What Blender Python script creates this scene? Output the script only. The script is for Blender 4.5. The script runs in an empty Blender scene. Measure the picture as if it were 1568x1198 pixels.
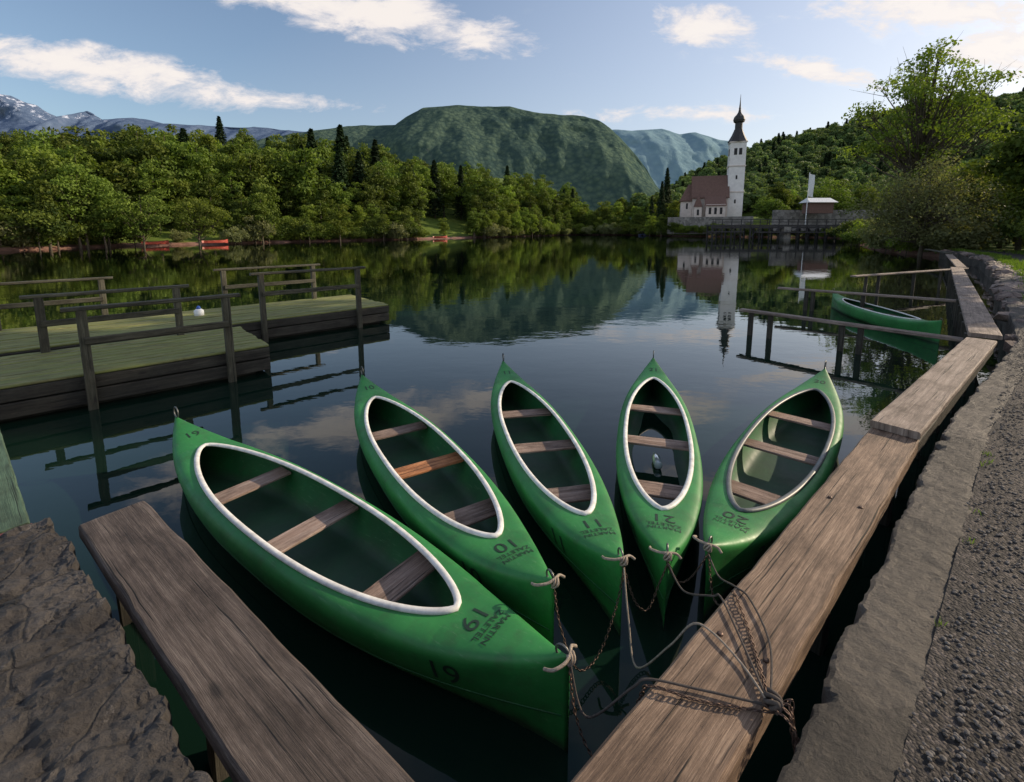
import bpy, bmesh, math, random
import numpy as np
from mathutils import Vector, Matrix, noise as mnoise
from mathutils.bvhtree import BVHTree
R = np.random.RandomState(7)
random.seed(7)
scene = bpy.context.scene
try:
    scene.view_settings.view_transform='Standard'; scene.view_settings.look='None'; scene.view_settings.exposure=0
except Exception: pass

# ------------------------------------------------------------ helpers
def link(o, parent=None):
    scene.collection.objects.link(o)
    if parent is not None: o.parent = parent
    return o
def empty(name, loc=(0,0,0), rz=0.0):
    o = bpy.data.objects.new(name, None); o.location = loc; o.rotation_euler=(0,0,rz)
    o.empty_display_size=.2
    return link(o)
def mesh_obj(name, verts, faces, mats, parent=None, smooth=False, uvs=None, midx=None, loc=None, rz=None):
    me = bpy.data.meshes.new(name)
    me.from_pydata([tuple(v) for v in verts], [], [tuple(int(i) for i in f) for f in faces])
    for m in (mats if isinstance(mats,(list,tuple)) else [mats]): me.materials.append(m)
    if uvs is not None:
        uvl = me.uv_layers.new(name='UVMap')
        flat = np.array([c for f in uvs for c in f], dtype=np.float32).reshape(-1)
        uvl.data.foreach_set('uv', flat)
    if midx is not None: me.polygons.foreach_set('material_index', np.array(midx,dtype=np.int32))
    if smooth: me.polygons.foreach_set('use_smooth', np.ones(len(me.polygons),dtype=bool))
    me.update()
    o = bpy.data.objects.new(name, me)
    if loc is not None: o.location = loc
    if rz is not None: o.rotation_euler=(0,0,rz)
    return link(o, parent)

class B:
    def __init__(s): s.v=[]; s.f=[]; s.m=[]
    def add(s, v, f, m=0):
        n=len(s.v); s.v += [tuple(p) for p in v]; s.f += [tuple(i+n for i in q) for q in f]; s.m += [m]*len(f)
    def box(s, c, size, m=0, rz=0.0):
        cx,cy,cz=c; a,b,h=size[0]/2,size[1]/2,size[2]/2
        P=[]
        for dz in (-h,h):
            for dx,dy in ((-a,-b),(a,-b),(a,b),(-a,b)):
                P.append((cx+dx*math.cos(rz)-dy*math.sin(rz), cy+dx*math.sin(rz)+dy*math.cos(rz), cz+dz))
        s.add(P,[(3,2,1,0),(4,5,6,7),(0,1,5,4),(1,2,6,5),(2,3,7,6),(3,0,4,7)],m)
    def obj(s,name,mats,parent=None,smooth=False,**k):
        return mesh_obj(name,s.v,s.f,mats,parent,smooth,midx=s.m,**k)

def tube(path, ra, rb=None, sides=8, closed=False, ref=None):
    path=[Vector(p) for p in path]; n=len(path)
    if rb is None: rb=ra
    g=(lambda r,i: r[i] if hasattr(r,'__len__') else r)
    V=[];F=[]; prev=None
    for i,p in enumerate(path):
        if closed: tg=path[(i+1)%n]-path[i-1]
        else: tg=path[min(i+1,n-1)]-path[max(i-1,0)]
        if tg.length<1e-9: tg=Vector((0,0,1))
        tg.normalize()
        if ref is not None: s=tg.cross(Vector(ref))
        elif prev is None:
            s=tg.cross(Vector((0,0,1)))
            if s.length<.2: s=tg.cross(Vector((1,0,0)))
        else: s=prev-tg*prev.dot(tg)
        s.normalize(); prev=s
        u=s.cross(tg)
        for k in range(sides):
            a=2*math.pi*k/sides
            V.append(p+s*(math.cos(a)*g(ra,i))+u*(math.sin(a)*g(rb,i)))
    m=n if closed else n-1
    for i in range(m):
        for k in range(sides):
            a=i*sides+k; b=i*sides+(k+1)%sides; c=((i+1)%n)*sides+(k+1)%sides; d=((i+1)%n)*sides+k
            F.append((a,b,c,d))
    if not closed:
        F.append(tuple(range(sides-1,-1,-1))); F.append(tuple((n-1)*sides+k for k in range(sides)))
    return V,F
def smooth_path(pts, n=10):
    P=[Vector(p) for p in pts]; out=[]
    for i in range(len(P)-1):
        p0=P[max(i-1,0)];p1=P[i];p2=P[i+1];p3=P[min(i+2,len(P)-1)]
        for k in range(n):
            t=k/n
            out.append(.5*((2*p1)+(p2-p0)*t+(2*p0-5*p1+4*p2-p3)*t*t+(3*p1-p0-3*p2+p3)*t**3))
    out.append(P[-1]); return out

# ------------------------------------------------------------ materials
def nmat(name):
    m=bpy.data.materials.new(name); m.use_nodes=True
    nt=m.node_tree; bs=nt.nodes['Principled BSDF']
    return m,nt,bs
def N(nt,t,**k):
    n=nt.nodes.new(t)
    for a,b in k.items(): setattr(n,a,b)
    return n
def ramp(nt,fac,stops):
    r=N(nt,'ShaderNodeValToRGB'); cr=r.color_ramp
    while len(cr.elements)<len(stops): cr.elements.new(.5)
    for e,(p,c) in zip(cr.elements,stops):
        e.position=p; e.color=(c[0],c[1],c[2],1) if hasattr(c,'__len__') else (c,c,c,1)
    nt.links.new(fac,r.inputs[0]); return r.outputs[0]
def noise_tex(nt,vec,scale,detail=6,rough=.6,dist=0):
    n=N(nt,'ShaderNodeTexNoise'); n.inputs['Scale'].default_value=scale; n.inputs['Detail'].default_value=detail
    n.inputs['Roughness'].default_value=rough; n.inputs['Distortion'].default_value=dist
    if vec is not None: nt.links.new(vec,n.inputs['Vector'])
    return n.outputs['Fac']
def voro(nt,vec,scale,feature='F1',out='Distance'):
    n=N(nt,'ShaderNodeTexVoronoi',feature=feature); n.inputs['Scale'].default_value=scale
    if vec is not None: nt.links.new(vec,n.inputs['Vector'])
    return n.outputs[out]
def mathn(nt,op,a,b=None,c=None):
    n=N(nt,'ShaderNodeMath',operation=op)
    for i,x in enumerate((a,b,c)):
        if x is None: continue
        if isinstance(x,(int,float)): n.inputs[i].default_value=x
        else: nt.links.new(x,n.inputs[i])
    return n.outputs[0]
def mixc(nt,f,a,b,blend='MIX'):
    n=N(nt,'ShaderNodeMix',data_type='RGBA',blend_type=blend)
    if isinstance(f,(int,float)): n.inputs[0].default_value=f
    else: nt.links.new(f,n.inputs[0])
    for i,x in ((6,a),(7,b)):
        if hasattr(x,'__len__'): n.inputs[i].default_value=(x[0],x[1],x[2],1)
        else: nt.links.new(x,n.inputs[i])
    return n.outputs[2]
def bump(nt,bs,h,strength=.5,dist=.01):
    b=N(nt,'ShaderNodeBump'); b.inputs['Strength'].default_value=strength; b.inputs['Distance'].default_value=dist
    nt.links.new(h,b.inputs['Height']); nt.links.new(b.outputs[0],bs.inputs['Normal'])
    return b.outputs[0]
def mapping(nt,src,scale):
    m=N(nt,'ShaderNodeMapping'); m.inputs['Scale'].default_value=scale; nt.links.new(src,m.inputs['Vector']); return m.outputs[0]
def objco(nt): return N(nt,'ShaderNodeTexCoord').outputs['Object']

def plain(name,col,rough=.6,metal=0,var=.25,scale=6,bmp=0.15,bd=.003):
    m,nt,bs=nmat(name); co=objco(nt)
    f=noise_tex(nt,co,scale)
    c=ramp(nt,f,[(.3,[x*(1-var) for x in col]),(.7,[min(1,x*(1+var)) for x in col])])
    nt.links.new(c,bs.inputs['Base Color']); bs.inputs['Roughness'].default_value=rough; bs.inputs['Metallic'].default_value=metal
    if bmp: bump(nt,bs,noise_tex(nt,co,scale*12),bmp,bd)
    return m
def wood(name,dark,mid,light,rough=.75,patch=None,grain=28):
    m,nt,bs=nmat(name)
    uv=N(nt,'ShaderNodeTexCoord').outputs['UV']
    oi=N(nt,'ShaderNodeObjectInfo').outputs['Random']
    add=N(nt,'ShaderNodeVectorMath',operation='ADD'); nt.links.new(uv,add.inputs[0])
    cb=N(nt,'ShaderNodeCombineXYZ'); nt.links.new(mathn(nt,'MULTIPLY',oi,37.),cb.inputs[0]); nt.links.new(mathn(nt,'MULTIPLY',oi,11.),cb.inputs[1]); nt.links.new(cb.outputs[0],add.inputs[1])
    co=add.outputs[0]
    fine=noise_tex(nt,mapping(nt,co,(3.0,grain*4.5,1)),1.6,8,.75,.1)
    med=noise_tex(nt,mapping(nt,co,(1.0,grain*.9,1)),1.0,6,.7,.35)
    big=noise_tex(nt,mapping(nt,co,(1.6,3.2,1)),1.5,7,.7)
    f=mathn(nt,'ADD',mathn(nt,'MULTIPLY',fine,.55),mathn(nt,'MULTIPLY',med,.45))
    c=ramp(nt,f,[(.36,dark),(.5,mid),(.62,light)])
    stain=ramp(nt,big,[(.34,(.34,.30,.27)),(.56,(1,1,1))])
    c=mixc(nt,.9,c,stain,'MULTIPLY')
    cracks=ramp(nt,noise_tex(nt,mapping(nt,co,(.8,grain*1.8,1)),1.0,4,.55,.3),[(.31,0.06),(.39,1)])
    c=mixc(nt,1,c,cracks,'MULTIPLY')
    kv=N(nt,'ShaderNodeTexVoronoi'); kv.inputs['Scale'].default_value=1; nt.links.new(mapping(nt,co,(1.3,3.3,1)),kv.inputs['Vector'])
    c=mixc(nt,1,c,ramp(nt,kv.outputs['Distance'],[(.04,.35),(.09,1)]),'MULTIPLY')
    tone=ramp(nt,oi,[(0,.8),(1,1.15)]); c=mixc(nt,1,c,tone,'MULTIPLY')
    if patch is not None:
        c=mixc(nt,ramp(nt,noise_tex(nt,mapping(nt,co,(1.1,3,1)),1.7,6,.65),[(.4,0),(.62,.85)]),c,patch)
    nt.links.new(c,bs.inputs['Base Color']); bs.inputs['Roughness'].default_value=rough
    h=mathn(nt,'ADD',mathn(nt,'ADD',fine,mathn(nt,'MULTIPLY',med,.8)),mathn(nt,'MULTIPLY',cracks,1.2))
    bump(nt,bs,h,.9,.008)
    return m

M={}
M['beam']=wood('weathered_wood',(.065,.040,.028),(.215,.140,.092),(.41,.29,.20))
M['beam2']=wood('grey_wood',(.030,.022,.018),(.10,.076,.062),(.21,.17,.145))
M['seat']=wood('seat_wood',(.14,.085,.06),(.30,.21,.165),(.45,.355,.30),grain=30)
M['seat_new']=wood('seat_wood_new',(.30,.10,.035),(.56,.23,.09),(.66,.34,.16),grain=30)
M['deck']=wood('deck_wood_mossy',(.085,.085,.028),(.22,.22,.08),(.39,.37,.16),patch=(.19,.22,.055))
M['fascia']=wood('dark_wet_wood',(.015,.014,.010),(.042,.038,.027),(.09,.08,.06))
M['rail']=wood('rail_wood',(.024,.024,.014),(.075,.07,.045),(.16,.15,.105))
M['greenboard']=wood('green_painted_wood',(.04,.075,.045),(.085,.15,.09),(.13,.21,.125))
M['pale']=wood('pale_wood',(.10,.075,.06),(.24,.185,.15),(.41,.335,.28))
M['redwood']=plain('red_edge_wood',(.14,.03,.025))

def canoe_paint(name,inner=False):
    m,nt,bs=nmat(name); co=objco(nt)
    f=noise_tex(nt,co,2.5,5,.6)
    a=(.014,.140,.030) if not inner else (.006,.070,.020)  # inner is the same green darkened, interior shade put into the colour
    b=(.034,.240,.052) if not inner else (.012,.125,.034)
    c=ramp(nt,f,[(.3,a),(.7,b)])
    sc=ramp(nt,noise_tex(nt,mapping(nt,co,(3,30,30)),2.0,8,.75),[(.57,0),(.75,.5)])
    c=mixc(nt,sc,c,(.20,.36,.19))
    dirt=ramp(nt,noise_tex(nt,co,7,8,.7),[(.50,0),(.76,.65)])
    c=mixc(nt,dirt,c,(.035,.07,.028))
    sp=N(nt,'ShaderNodeSeparateXYZ'); nt.links.new(co,sp.inputs[0])
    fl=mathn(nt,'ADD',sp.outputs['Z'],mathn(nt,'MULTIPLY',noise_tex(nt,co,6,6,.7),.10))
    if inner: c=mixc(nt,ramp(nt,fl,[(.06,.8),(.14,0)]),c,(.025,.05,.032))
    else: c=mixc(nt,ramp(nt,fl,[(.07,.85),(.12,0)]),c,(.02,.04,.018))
    nt.links.new(c,bs.inputs['Base Color'])
    r=ramp(nt,noise_tex(nt,co,9,6,.7),[(.3,.42 if not inner else .55),(.75,.68)]); nt.links.new(r,bs.inputs['Roughness'])
    bump(nt,bs,mathn(nt,'ADD',noise_tex(nt,co,5,3,.5),mathn(nt,'MULTIPLY',noise_tex(nt,co,60,4,.7),.05)),.16,.02)
    return m
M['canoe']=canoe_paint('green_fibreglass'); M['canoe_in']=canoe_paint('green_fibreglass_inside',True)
M['rimw']=plain('white_rim',(.70,.69,.65),.5,var=.25,scale=14,bmp=.1)
M['rimg']=plain('grey_rim',(.13,.14,.14),.45,var=.3,scale=9)
M['ink']=plain('black_paint',(.010,.030,.016),.6,bmp=0)
M['metal']=plain('rusty_steel',(.10,.065,.05),.5,.6,var=.5,scale=40)
M['steel']=plain('steel_ring',(.16,.16,.15),.4,.8,var=.4,scale=40)
M['rope']=plain('rope_fibre',(.33,.27,.21),.9,var=.35,scale=60,bmp=.8)
M['dkrope']=plain('dark_rope',(.08,.065,.055),.9,var=.35,scale=60,bmp=.8)
M['white']=plain('white_plastic',(.7,.72,.72),.5); M['blue']=plain('blue_plastic',(.03,.1,.4),.4)
M['red']=plain('red_boat_paint',(.35,.06,.04),.5)
m_,nt_,bs_=nmat('clear_plastic'); bs_.inputs['Base Color'].default_value=(.75,.85,.88,1); bs_.inputs['Roughness'].default_value=.12; bs_.inputs['Transmission Weight'].default_value=.6; M['clear']=m_

def water_mat():
    m,nt,bs=nmat('lake_water'); co=objco(nt)
    f=noise_tex(nt,co,.05,4)
    c=ramp(nt,f,[(.35,(.004,.015,.010)),(.7,(.008,.026,.016))])
    nt.links.new(c,bs.inputs['Base Color']); bs.inputs['Roughness'].default_value=1; bs.inputs['Specular IOR Level'].default_value=0
    n1=noise_tex(nt,mapping(nt,co,(1,1.5,1)),1.1,3,.5); n2=noise_tex(nt,mapping(nt,co,(1,1.6,1)),6,2,.5)
    patch=ramp(nt,noise_tex(nt,mapping(nt,co,(.05,.12,1)),1.0,3,.5),[(.4,.25),(.65,1)])
    h=mathn(nt,'MULTIPLY',mathn(nt,'ADD',n1,mathn(nt,'MULTIPLY',n2,.12)),patch)
    nrm_=bump(nt,bs,h,.10,.06)
    gl=N(nt,'ShaderNodeBsdfGlossy'); gl.inputs['Roughness'].default_value=.012; nt.links.new(nrm_,gl.inputs['Normal'])
    fr=N(nt,'ShaderNodeFresnel'); fr.inputs['IOR'].default_value=1.33; nt.links.new(nrm_,fr.inputs['Normal'])
    fa=mathn(nt,'MINIMUM',mathn(nt,'MULTIPLY_ADD',fr.outputs[0],1.75,-.014),.96)
    mx=N(nt,'ShaderNodeMixShader'); nt.links.new(fa,mx.inputs[0]); nt.links.new(bs.outputs[0],mx.inputs[1]); nt.links.new(gl.outputs[0],mx.inputs[2])
    nt.links.new(mx.outputs[0],nt.nodes['Material Output'].inputs['Surface'])
    return m
M['water']=water_mat()

def stone_mat(name,cols,scale=2.2,crack=True,bumpd=.02,fine=30):
    m,nt,bs=nmat(name); co=objco(nt)
    wob=N(nt,'ShaderNodeVectorMath',operation='ADD'); nz=N(nt,'ShaderNodeTexNoise'); nz.inputs['Scale'].default_value=3.0; nz.inputs['Detail'].default_value=5
    nt.links.new(co,nz.inputs['Vector']); sc=N(nt,'ShaderNodeVectorMath',operation='SCALE'); sc.inputs['Scale'].default_value=.28
    nt.links.new(nz.outputs['Color'],sc.inputs[0]); nt.links.new(co,wob.inputs[0]); nt.links.new(sc.outputs[0],wob.inputs[1])
    v=N(nt,'ShaderNodeTexVoronoi'); v.inputs['Scale'].default_value=scale; nt.links.new(wob.outputs[0],v.inputs['Vector'])
    bw=N(nt,'ShaderNodeRGBToBW'); nt.links.new(v.outputs['Color'],bw.inputs[0])
    big=noise_tex(nt,co,4,8,.7); fi=noise_tex(nt,co,fine,8,.75)
    f=mathn(nt,'ADD',mathn(nt,'MULTIPLY',bw.outputs[0],.35),mathn(nt,'ADD',mathn(nt,'MULTIPLY',big,.4),mathn(nt,'MULTIPLY',fi,.35)))
    c=ramp(nt,f,[(.38,cols[0]),(.54,cols[1]),(.74,cols[2])])
    spots=ramp(nt,noise_tex(nt,co,5.3,7,.75),[(.62,0),(.68,.7)])
    c=mixc(nt,spots,c,cols[3])
    h=mathn(nt,'ADD',mathn(nt,'MULTIPLY',big,1.2),mathn(nt,'MULTIPLY',fi,.5))
    if crack:
        e=voro(nt,wob.outputs[0],scale,'DISTANCE_TO_EDGE')
        k=ramp(nt,e,[(.0,.35),(.03,1)])
        c=mixc(nt,.7,c,k,'MULTIPLY'); h=mathn(nt,'ADD',h,mathn(nt,'MULTIPLY',k,.5))
    nt.links.new(c,bs.inputs['Base Color']); bs.inputs['Roughness'].default_value=.7
    bump(nt,bs,h,1,bumpd)
    return m
M['slab']=stone_mat('rough_stone',[(.012,.010,.009),(.040,.034,.030),(.105,.092,.082),(.21,.19,.175)],2.6,True,.05)
M['kerb']=stone_mat('old_concrete',[(.022,.018,.014),(.06,.050,.040),(.13,.11,.09),(.035,.03,.02)],1.2,False,.035,45)
M['wall']=stone_mat('masonry',[(.09,.085,.075),(.19,.18,.16),(.32,.3,.27),(.1,.1,.08)],1.2,True,.03)
M['pinkrock']=stone_mat('pinkish_rock',[(.10,.07,.06),(.21,.155,.13),(.33,.26,.22),(.16,.15,.11)],1.5,True,.05)
def gravel_mat():
    m,nt,bs=nmat('gravel'); co=objco(nt)
    v=N(nt,'ShaderNodeTexVoronoi'); v.inputs['Scale'].default_value=75; nt.links.new(co,v.inputs['Vector'])
    bw=N(nt,'ShaderNodeRGBToBW'); nt.links.new(v.outputs['Color'],bw.inputs[0])
    f2=noise_tex(nt,co,1.3,5,.6)
    c=ramp(nt,bw.outputs[0],[(.1,(.012,.011,.010)),(.55,(.036,.032,.029)),(.9,(.14,.125,.115))])
    c=mixc(nt,1,c,ramp(nt,f2,[(.3,(.5,.47,.45)),(.7,(1.15,1.05,.98))]),'MULTIPLY')
    d=mathn(nt,'SUBTRACT',1,v.outputs['Distance'])
    nt.links.new(c,bs.inputs['Base Color']); bs.inputs['Roughness'].default_value=.85
    bump(nt,bs,mathn(nt,'ADD',d,mathn(nt,'MULTIPLY',noise_tex(nt,co,160,3),.6)),1,.008)
    return m
M['gravel']=gravel_mat()
M['pebble']=plain('pebbles',(.10,.09,.082),.8,var=.7,scale=25)

def terrain_mat():
    m,nt,bs=nmat('grassy_ground'); co=objco(nt)
    geo=N(nt,'ShaderNodeNewGeometry'); sx=N(nt,'ShaderNodeSeparateXYZ'); nt.links.new(geo.outputs['Position'],sx.inputs[0])
    g=ramp(nt,noise_tex(nt,co,.12,8,.7),[(.3,(.06,.10,.016)),(.55,(.15,.21,.035)),(.75,(.23,.28,.07))])
    fi=ramp(nt,noise_tex(nt,co,4,6,.7),[(.3,(.55,.55,.55)),(.7,(1.1,1.1,1.1))]); g=mixc(nt,1,g,fi,'MULTIPLY')
    s=ramp(nt,noise_tex(nt,co,1.2,6,.7),[(.3,(.16,.085,.065)),(.7,(.34,.20,.16))])
    k=mathn(nt,'ADD',sx.outputs['Z'],mathn(nt,'MULTIPLY',noise_tex(nt,co,.5,4),.6))
    c=mixc(nt,ramp(nt,mathn(nt,'DIVIDE',k,3.),[(.20,0),(.26,1)]),s,g)
    nt.links.new(c,bs.inputs['Base Color']); bs.inputs['Roughness'].default_value=.95; bs.inputs['Specular IOR Level'].default_value=.15
    bump(nt,bs,noise_tex(nt,co,9,6,.7),.6,.05)
    return m
M['terrain']=terrain_mat()
def mountain_mat(name,dark,light,rock,rockamt,scale,snow=None,tree=.07,rk=(.52,.60)):
    m,nt,bs=nmat(name); co=objco(nt)
    f=noise_tex(nt,co,scale*6,12,.8); f2=noise_tex(nt,co,scale*1.3,6,.65)
    vt=voro(nt,co,tree)
    ff=mathn(nt,'ADD',mathn(nt,'ADD',mathn(nt,'MULTIPLY',f,.5),mathn(nt,'MULTIPLY',f2,.4)),mathn(nt,'MULTIPLY',mathn(nt,'SUBTRACT',.5,vt),.30))
    c=ramp(nt,ff,[(.36,dark),(.62,light)])
    geo=N(nt,'ShaderNodeNewGeometry'); sn=N(nt,'ShaderNodeSeparateXYZ'); nt.links.new(geo.outputs['Normal'],sn.inputs[0])
    c=mixc(nt,ramp(nt,mathn(nt,'ADD',noise_tex(nt,mapping(nt,co,(1,1,.4)),scale*2.5,8,.7),mathn(nt,'MULTIPLY',sn.outputs['Z'],-.25)),[(rk[0],0),(rk[1],rockamt)]),c,rock)
    if snow:
        sp=N(nt,'ShaderNodeSeparateXYZ'); nt.links.new(geo.outputs['Position'],sp.inputs[0])
        hh=mathn(nt,'ADD',mathn(nt,'DIVIDE',sp.outputs['Z'],1000.),mathn(nt,'MULTIPLY',mathn(nt,'SUBTRACT',noise_tex(nt,co,scale*7,8,.8),.5),2.2))
        c=mixc(nt,ramp(nt,mathn(nt,'SUBTRACT',hh,snow),[(.0,0),(.06,.8)]),c,(.6,.65,.76))
    nt.links.new(c,bs.inputs['Base Color']); bs.inputs['Roughness'].default_value=1; bs.inputs['Specular IOR Level'].default_value=0
    bump(nt,bs,ff,1,14)
    return m

def leaf_mat(name,dark,light,trans=.35):
    m,nt,bs=nmat(name)
    at=N(nt,'ShaderNodeAttribute',attribute_name='tint'); oi=N(nt,'ShaderNodeObjectInfo')
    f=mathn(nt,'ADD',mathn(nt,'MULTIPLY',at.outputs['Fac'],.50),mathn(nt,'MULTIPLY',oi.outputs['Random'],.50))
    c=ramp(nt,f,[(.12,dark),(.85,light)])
    hs=N(nt,'ShaderNodeHueSaturation'); nt.links.new(c,hs.inputs['Color'])
    nt.links.new(mathn(nt,'ADD',.480,mathn(nt,'MULTIPLY',oi.outputs['Random'],.04)),hs.inputs['Hue'])
    c=hs.outputs[0]
    nt.links.new(c,bs.inputs['Base Color']); bs.inputs['Roughness'].default_value=.7; bs.inputs['Specular IOR Level'].default_value=.2
    tr=N(nt,'ShaderNodeBsdfTranslucent'); nt.links.new(mixc(nt,1,c,(1.25,1.3,.6),'MULTIPLY'),tr.inputs['Color'])
    mx=N(nt,'ShaderNodeMixShader'); mx.inputs[0].default_value=trans
    nt.links.new(bs.outputs[0],mx.inputs[1]); nt.links.new(tr.outputs[0],mx.inputs[2])
    nt.links.new(mx.outputs[0],nt.nodes['Material Output'].inputs['Surface'])
    return m
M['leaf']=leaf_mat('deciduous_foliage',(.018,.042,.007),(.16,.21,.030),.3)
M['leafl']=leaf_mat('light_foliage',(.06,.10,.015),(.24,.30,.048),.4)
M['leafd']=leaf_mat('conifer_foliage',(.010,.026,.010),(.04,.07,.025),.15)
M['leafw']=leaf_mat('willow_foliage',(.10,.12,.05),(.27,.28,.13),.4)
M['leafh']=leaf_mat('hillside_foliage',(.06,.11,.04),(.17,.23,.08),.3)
M['grass']=leaf_mat('grass_blades',(.05,.10,.015),(.18,.26,.04),.4)
M['bark']=plain('bark',(.08,.065,.045),.95,var=.4,scale=5,bmp=.6,bd=.02)

# ------------------------------------------------------------ world
SUN_AZ=math.radians(72); SUN_EL=math.radians(25)
sd=Vector((math.sin(SUN_AZ)*math.cos(SUN_EL),math.cos(SUN_AZ)*math.cos(SUN_EL),math.sin(SUN_EL)))
w=bpy.data.worlds.new('World'); scene.world=w; w.use_nodes=True; nt=w.node_tree
for n in list(nt.nodes): nt.nodes.remove(n)
out=N(nt,'ShaderNodeOutputWorld'); bg=N(nt,'ShaderNodeBackground'); bg.inputs['Strength'].default_value=.15
sky=N(nt,'ShaderNodeTexSky',sky_type='NISHITA'); sky.sun_disc=False; sky.sun_elevation=SUN_EL; sky.sun_rotation=SUN_AZ
sky.altitude=300; sky.air_density=1.15; sky.dust_density=1.5; sky.ozone_density=2.2
nt.links.new(sky.outputs[0],bg.inputs[0])
tc=N(nt,'ShaderNodeTexCoord').outputs['Generated']; sp=N(nt,'ShaderNodeSeparateXYZ'); nt.links.new(tc,sp.inputs[0])
X,Y,Z=sp.outputs
yy=mathn(nt,'MAXIMUM',Y,.05); U=mathn(nt,'DIVIDE',X,yy); E=mathn(nt,'DIVIDE',Z,yy)
UE=N(nt,'ShaderNodeCombineXYZ'); nt.links.new(U,UE.inputs[0]); nt.links.new(E,UE.inputs[1]); UE=UE.outputs[0]
clouds=[(-.86,.325,.52,.062,-.17,1.25),(-.30,.44,.46,.075,-.20,1.25),(.39,.405,.15,.07,-.15,1.1),(.60,.335,.26,.04,-.2,1.0),
        (.85,.44,.42,.075,-.05,1.1),(1.05,.37,.28,.11,.1,1.05),(-.55,.265,.40,.028,-.05,.8),(.35,.235,.40,.03,0,.75),
        (-.25,.64,.40,.11,-.1,1.1),(-.72,.60,.26,.10,-.1,1),(.42,.60,.24,.09,0,1),(1.0,.66,.4,.12,0,1)]
acc=None
for (uc,ec,ra,rb,rot,amp) in clouds:
    mp=N(nt,'ShaderNodeMapping',vector_type='TEXTURE'); mp.inputs['Location'].default_value=(uc,ec,0); mp.inputs['Rotation'].default_value=(0,0,rot); mp.inputs['Scale'].default_value=(ra,rb,1)
    nt.links.new(UE,mp.inputs['Vector']); ln=N(nt,'ShaderNodeVectorMath',operation='LENGTH'); nt.links.new(mp.outputs[0],ln.inputs[0])
    v=mathn(nt,'MULTIPLY_ADD',ln.outputs['Value'],-amp,amp)
    acc=v if acc is None else mathn(nt,'MAXIMUM',acc,v)
acc=mathn(nt,'MAXIMUM',acc,0)
cv=mapping(nt,UE,(1,2.4,1))
nz=noise_tex(nt,cv,7.5,7,.66,.3)
dens=mathn(nt,'ADD',acc,mathn(nt,'MULTIPLY',mathn(nt,'SUBTRACT',nz,.5),2.6))
gate=ramp(nt,acc,[(0.0,0),(.25,1)])
mask=mathn(nt,'MULTIPLY',ramp(nt,dens,[(.18,0),(.80,.92)]),gate)
mask=mathn(nt,'MULTIPLY',mask,ramp(nt,Y,[(.05,0),(.12,1)]))
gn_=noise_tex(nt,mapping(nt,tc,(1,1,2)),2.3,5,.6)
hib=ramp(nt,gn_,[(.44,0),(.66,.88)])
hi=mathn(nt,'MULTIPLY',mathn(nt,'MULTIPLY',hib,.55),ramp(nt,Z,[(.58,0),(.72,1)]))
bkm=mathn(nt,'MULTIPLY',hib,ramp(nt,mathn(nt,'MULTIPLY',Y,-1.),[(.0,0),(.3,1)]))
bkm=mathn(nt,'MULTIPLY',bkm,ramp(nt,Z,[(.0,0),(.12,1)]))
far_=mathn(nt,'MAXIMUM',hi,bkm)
# thin high veil, thicker toward the sun and the horizon
veil=mathn(nt,'MULTIPLY_ADD',X,.34,.20)
veil=mathn(nt,'MAXIMUM',mathn(nt,'ADD',veil,mathn(nt,'MULTIPLY',mathn(nt,'SUBTRACT',.30,Z),.45)),0.04)
veil=mathn(nt,'MINIMUM',veil,.62)
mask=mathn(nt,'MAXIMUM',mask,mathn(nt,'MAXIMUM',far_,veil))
cc=ramp(nt,dens,[(.3,(.78,.74,.78)),(1.0,(1.0,.92,.86))])
bg2=N(nt,'ShaderNodeBackground'); nt.links.new(cc,bg2.inputs[0])
nt.links.new(mathn(nt,'MULTIPLY_ADD',bkm,1.1,1.0),bg2.inputs['Strength'])  # unseen clouds behind the camera, brightened to add ambient light
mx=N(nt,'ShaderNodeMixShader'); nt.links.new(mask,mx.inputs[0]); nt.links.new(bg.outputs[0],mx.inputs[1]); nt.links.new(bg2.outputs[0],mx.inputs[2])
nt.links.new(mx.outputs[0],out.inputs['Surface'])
sl=bpy.data.lights.new('sun','SUN'); sl.energy=5.0; sl.angle=math.radians(.5); sl.color=(1,.82,.60)
so=link(bpy.data.objects.new('sun',sl)); so.rotation_euler=(-sd).to_track_quat('-Z','Y').to_euler(); so.location=(40,20,60)

# ------------------------------------------------------------ camera
cam=bpy.data.cameras.new('camera'); co_=link(bpy.data.objects.new('camera',cam)); scene.camera=co_
cam.sensor_width=36; cam.lens=16.07; cam.shift_y=-.096; cam.clip_start=.05; cam.clip_end=20000
co_.location=(0,0,2.5); co_.rotation_euler=(math.radians(82),0,0)

# ------------------------------------------------------------ terrain + lake
LAKE=np.array([(.05,-.6),(1.25,1.15),(4.15,3.9),(8.3,7.0),(21.2,19.5),(30.5,29.3),(36.5,39),(40,50),(52,70),(76,98),(82,112),(82,126),(66,136),(50,150),
 (44,172),(22,176),(8,150),(-8,125),(-20.7,108),(-43,80),(-54,65),(-56,50),(-62,35),(-70,12),(-40,-2),(-8,2.3),(-3.2,2.2),(-2.9,2.0),(-1.3,.2)])
def lake_sd(P):
    P=np.asarray(P,float); n=len(LAKE); best=np.full(len(P),1e9); ins=np.zeros(len(P),bool)
    for i in range(n):
        a=LAKE[i]; b=LAKE[(i+1)%n]; ab=b-a; t=np.clip(((P-a)@ab)/(ab@ab),0,1)
        d=np.hypot(*(P-(a+t[:,None]*ab)).T); best=np.minimum(best,d)
        c=((a[1]>P[:,1])!=(b[1]>P[:,1])) & (P[:,0] < (b[0]-a[0])*(P[:,1]-a[1])/(b[1]-a[1]+1e-12)+a[0])
        ins^=c
    return np.where(ins,-best,best)
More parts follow.
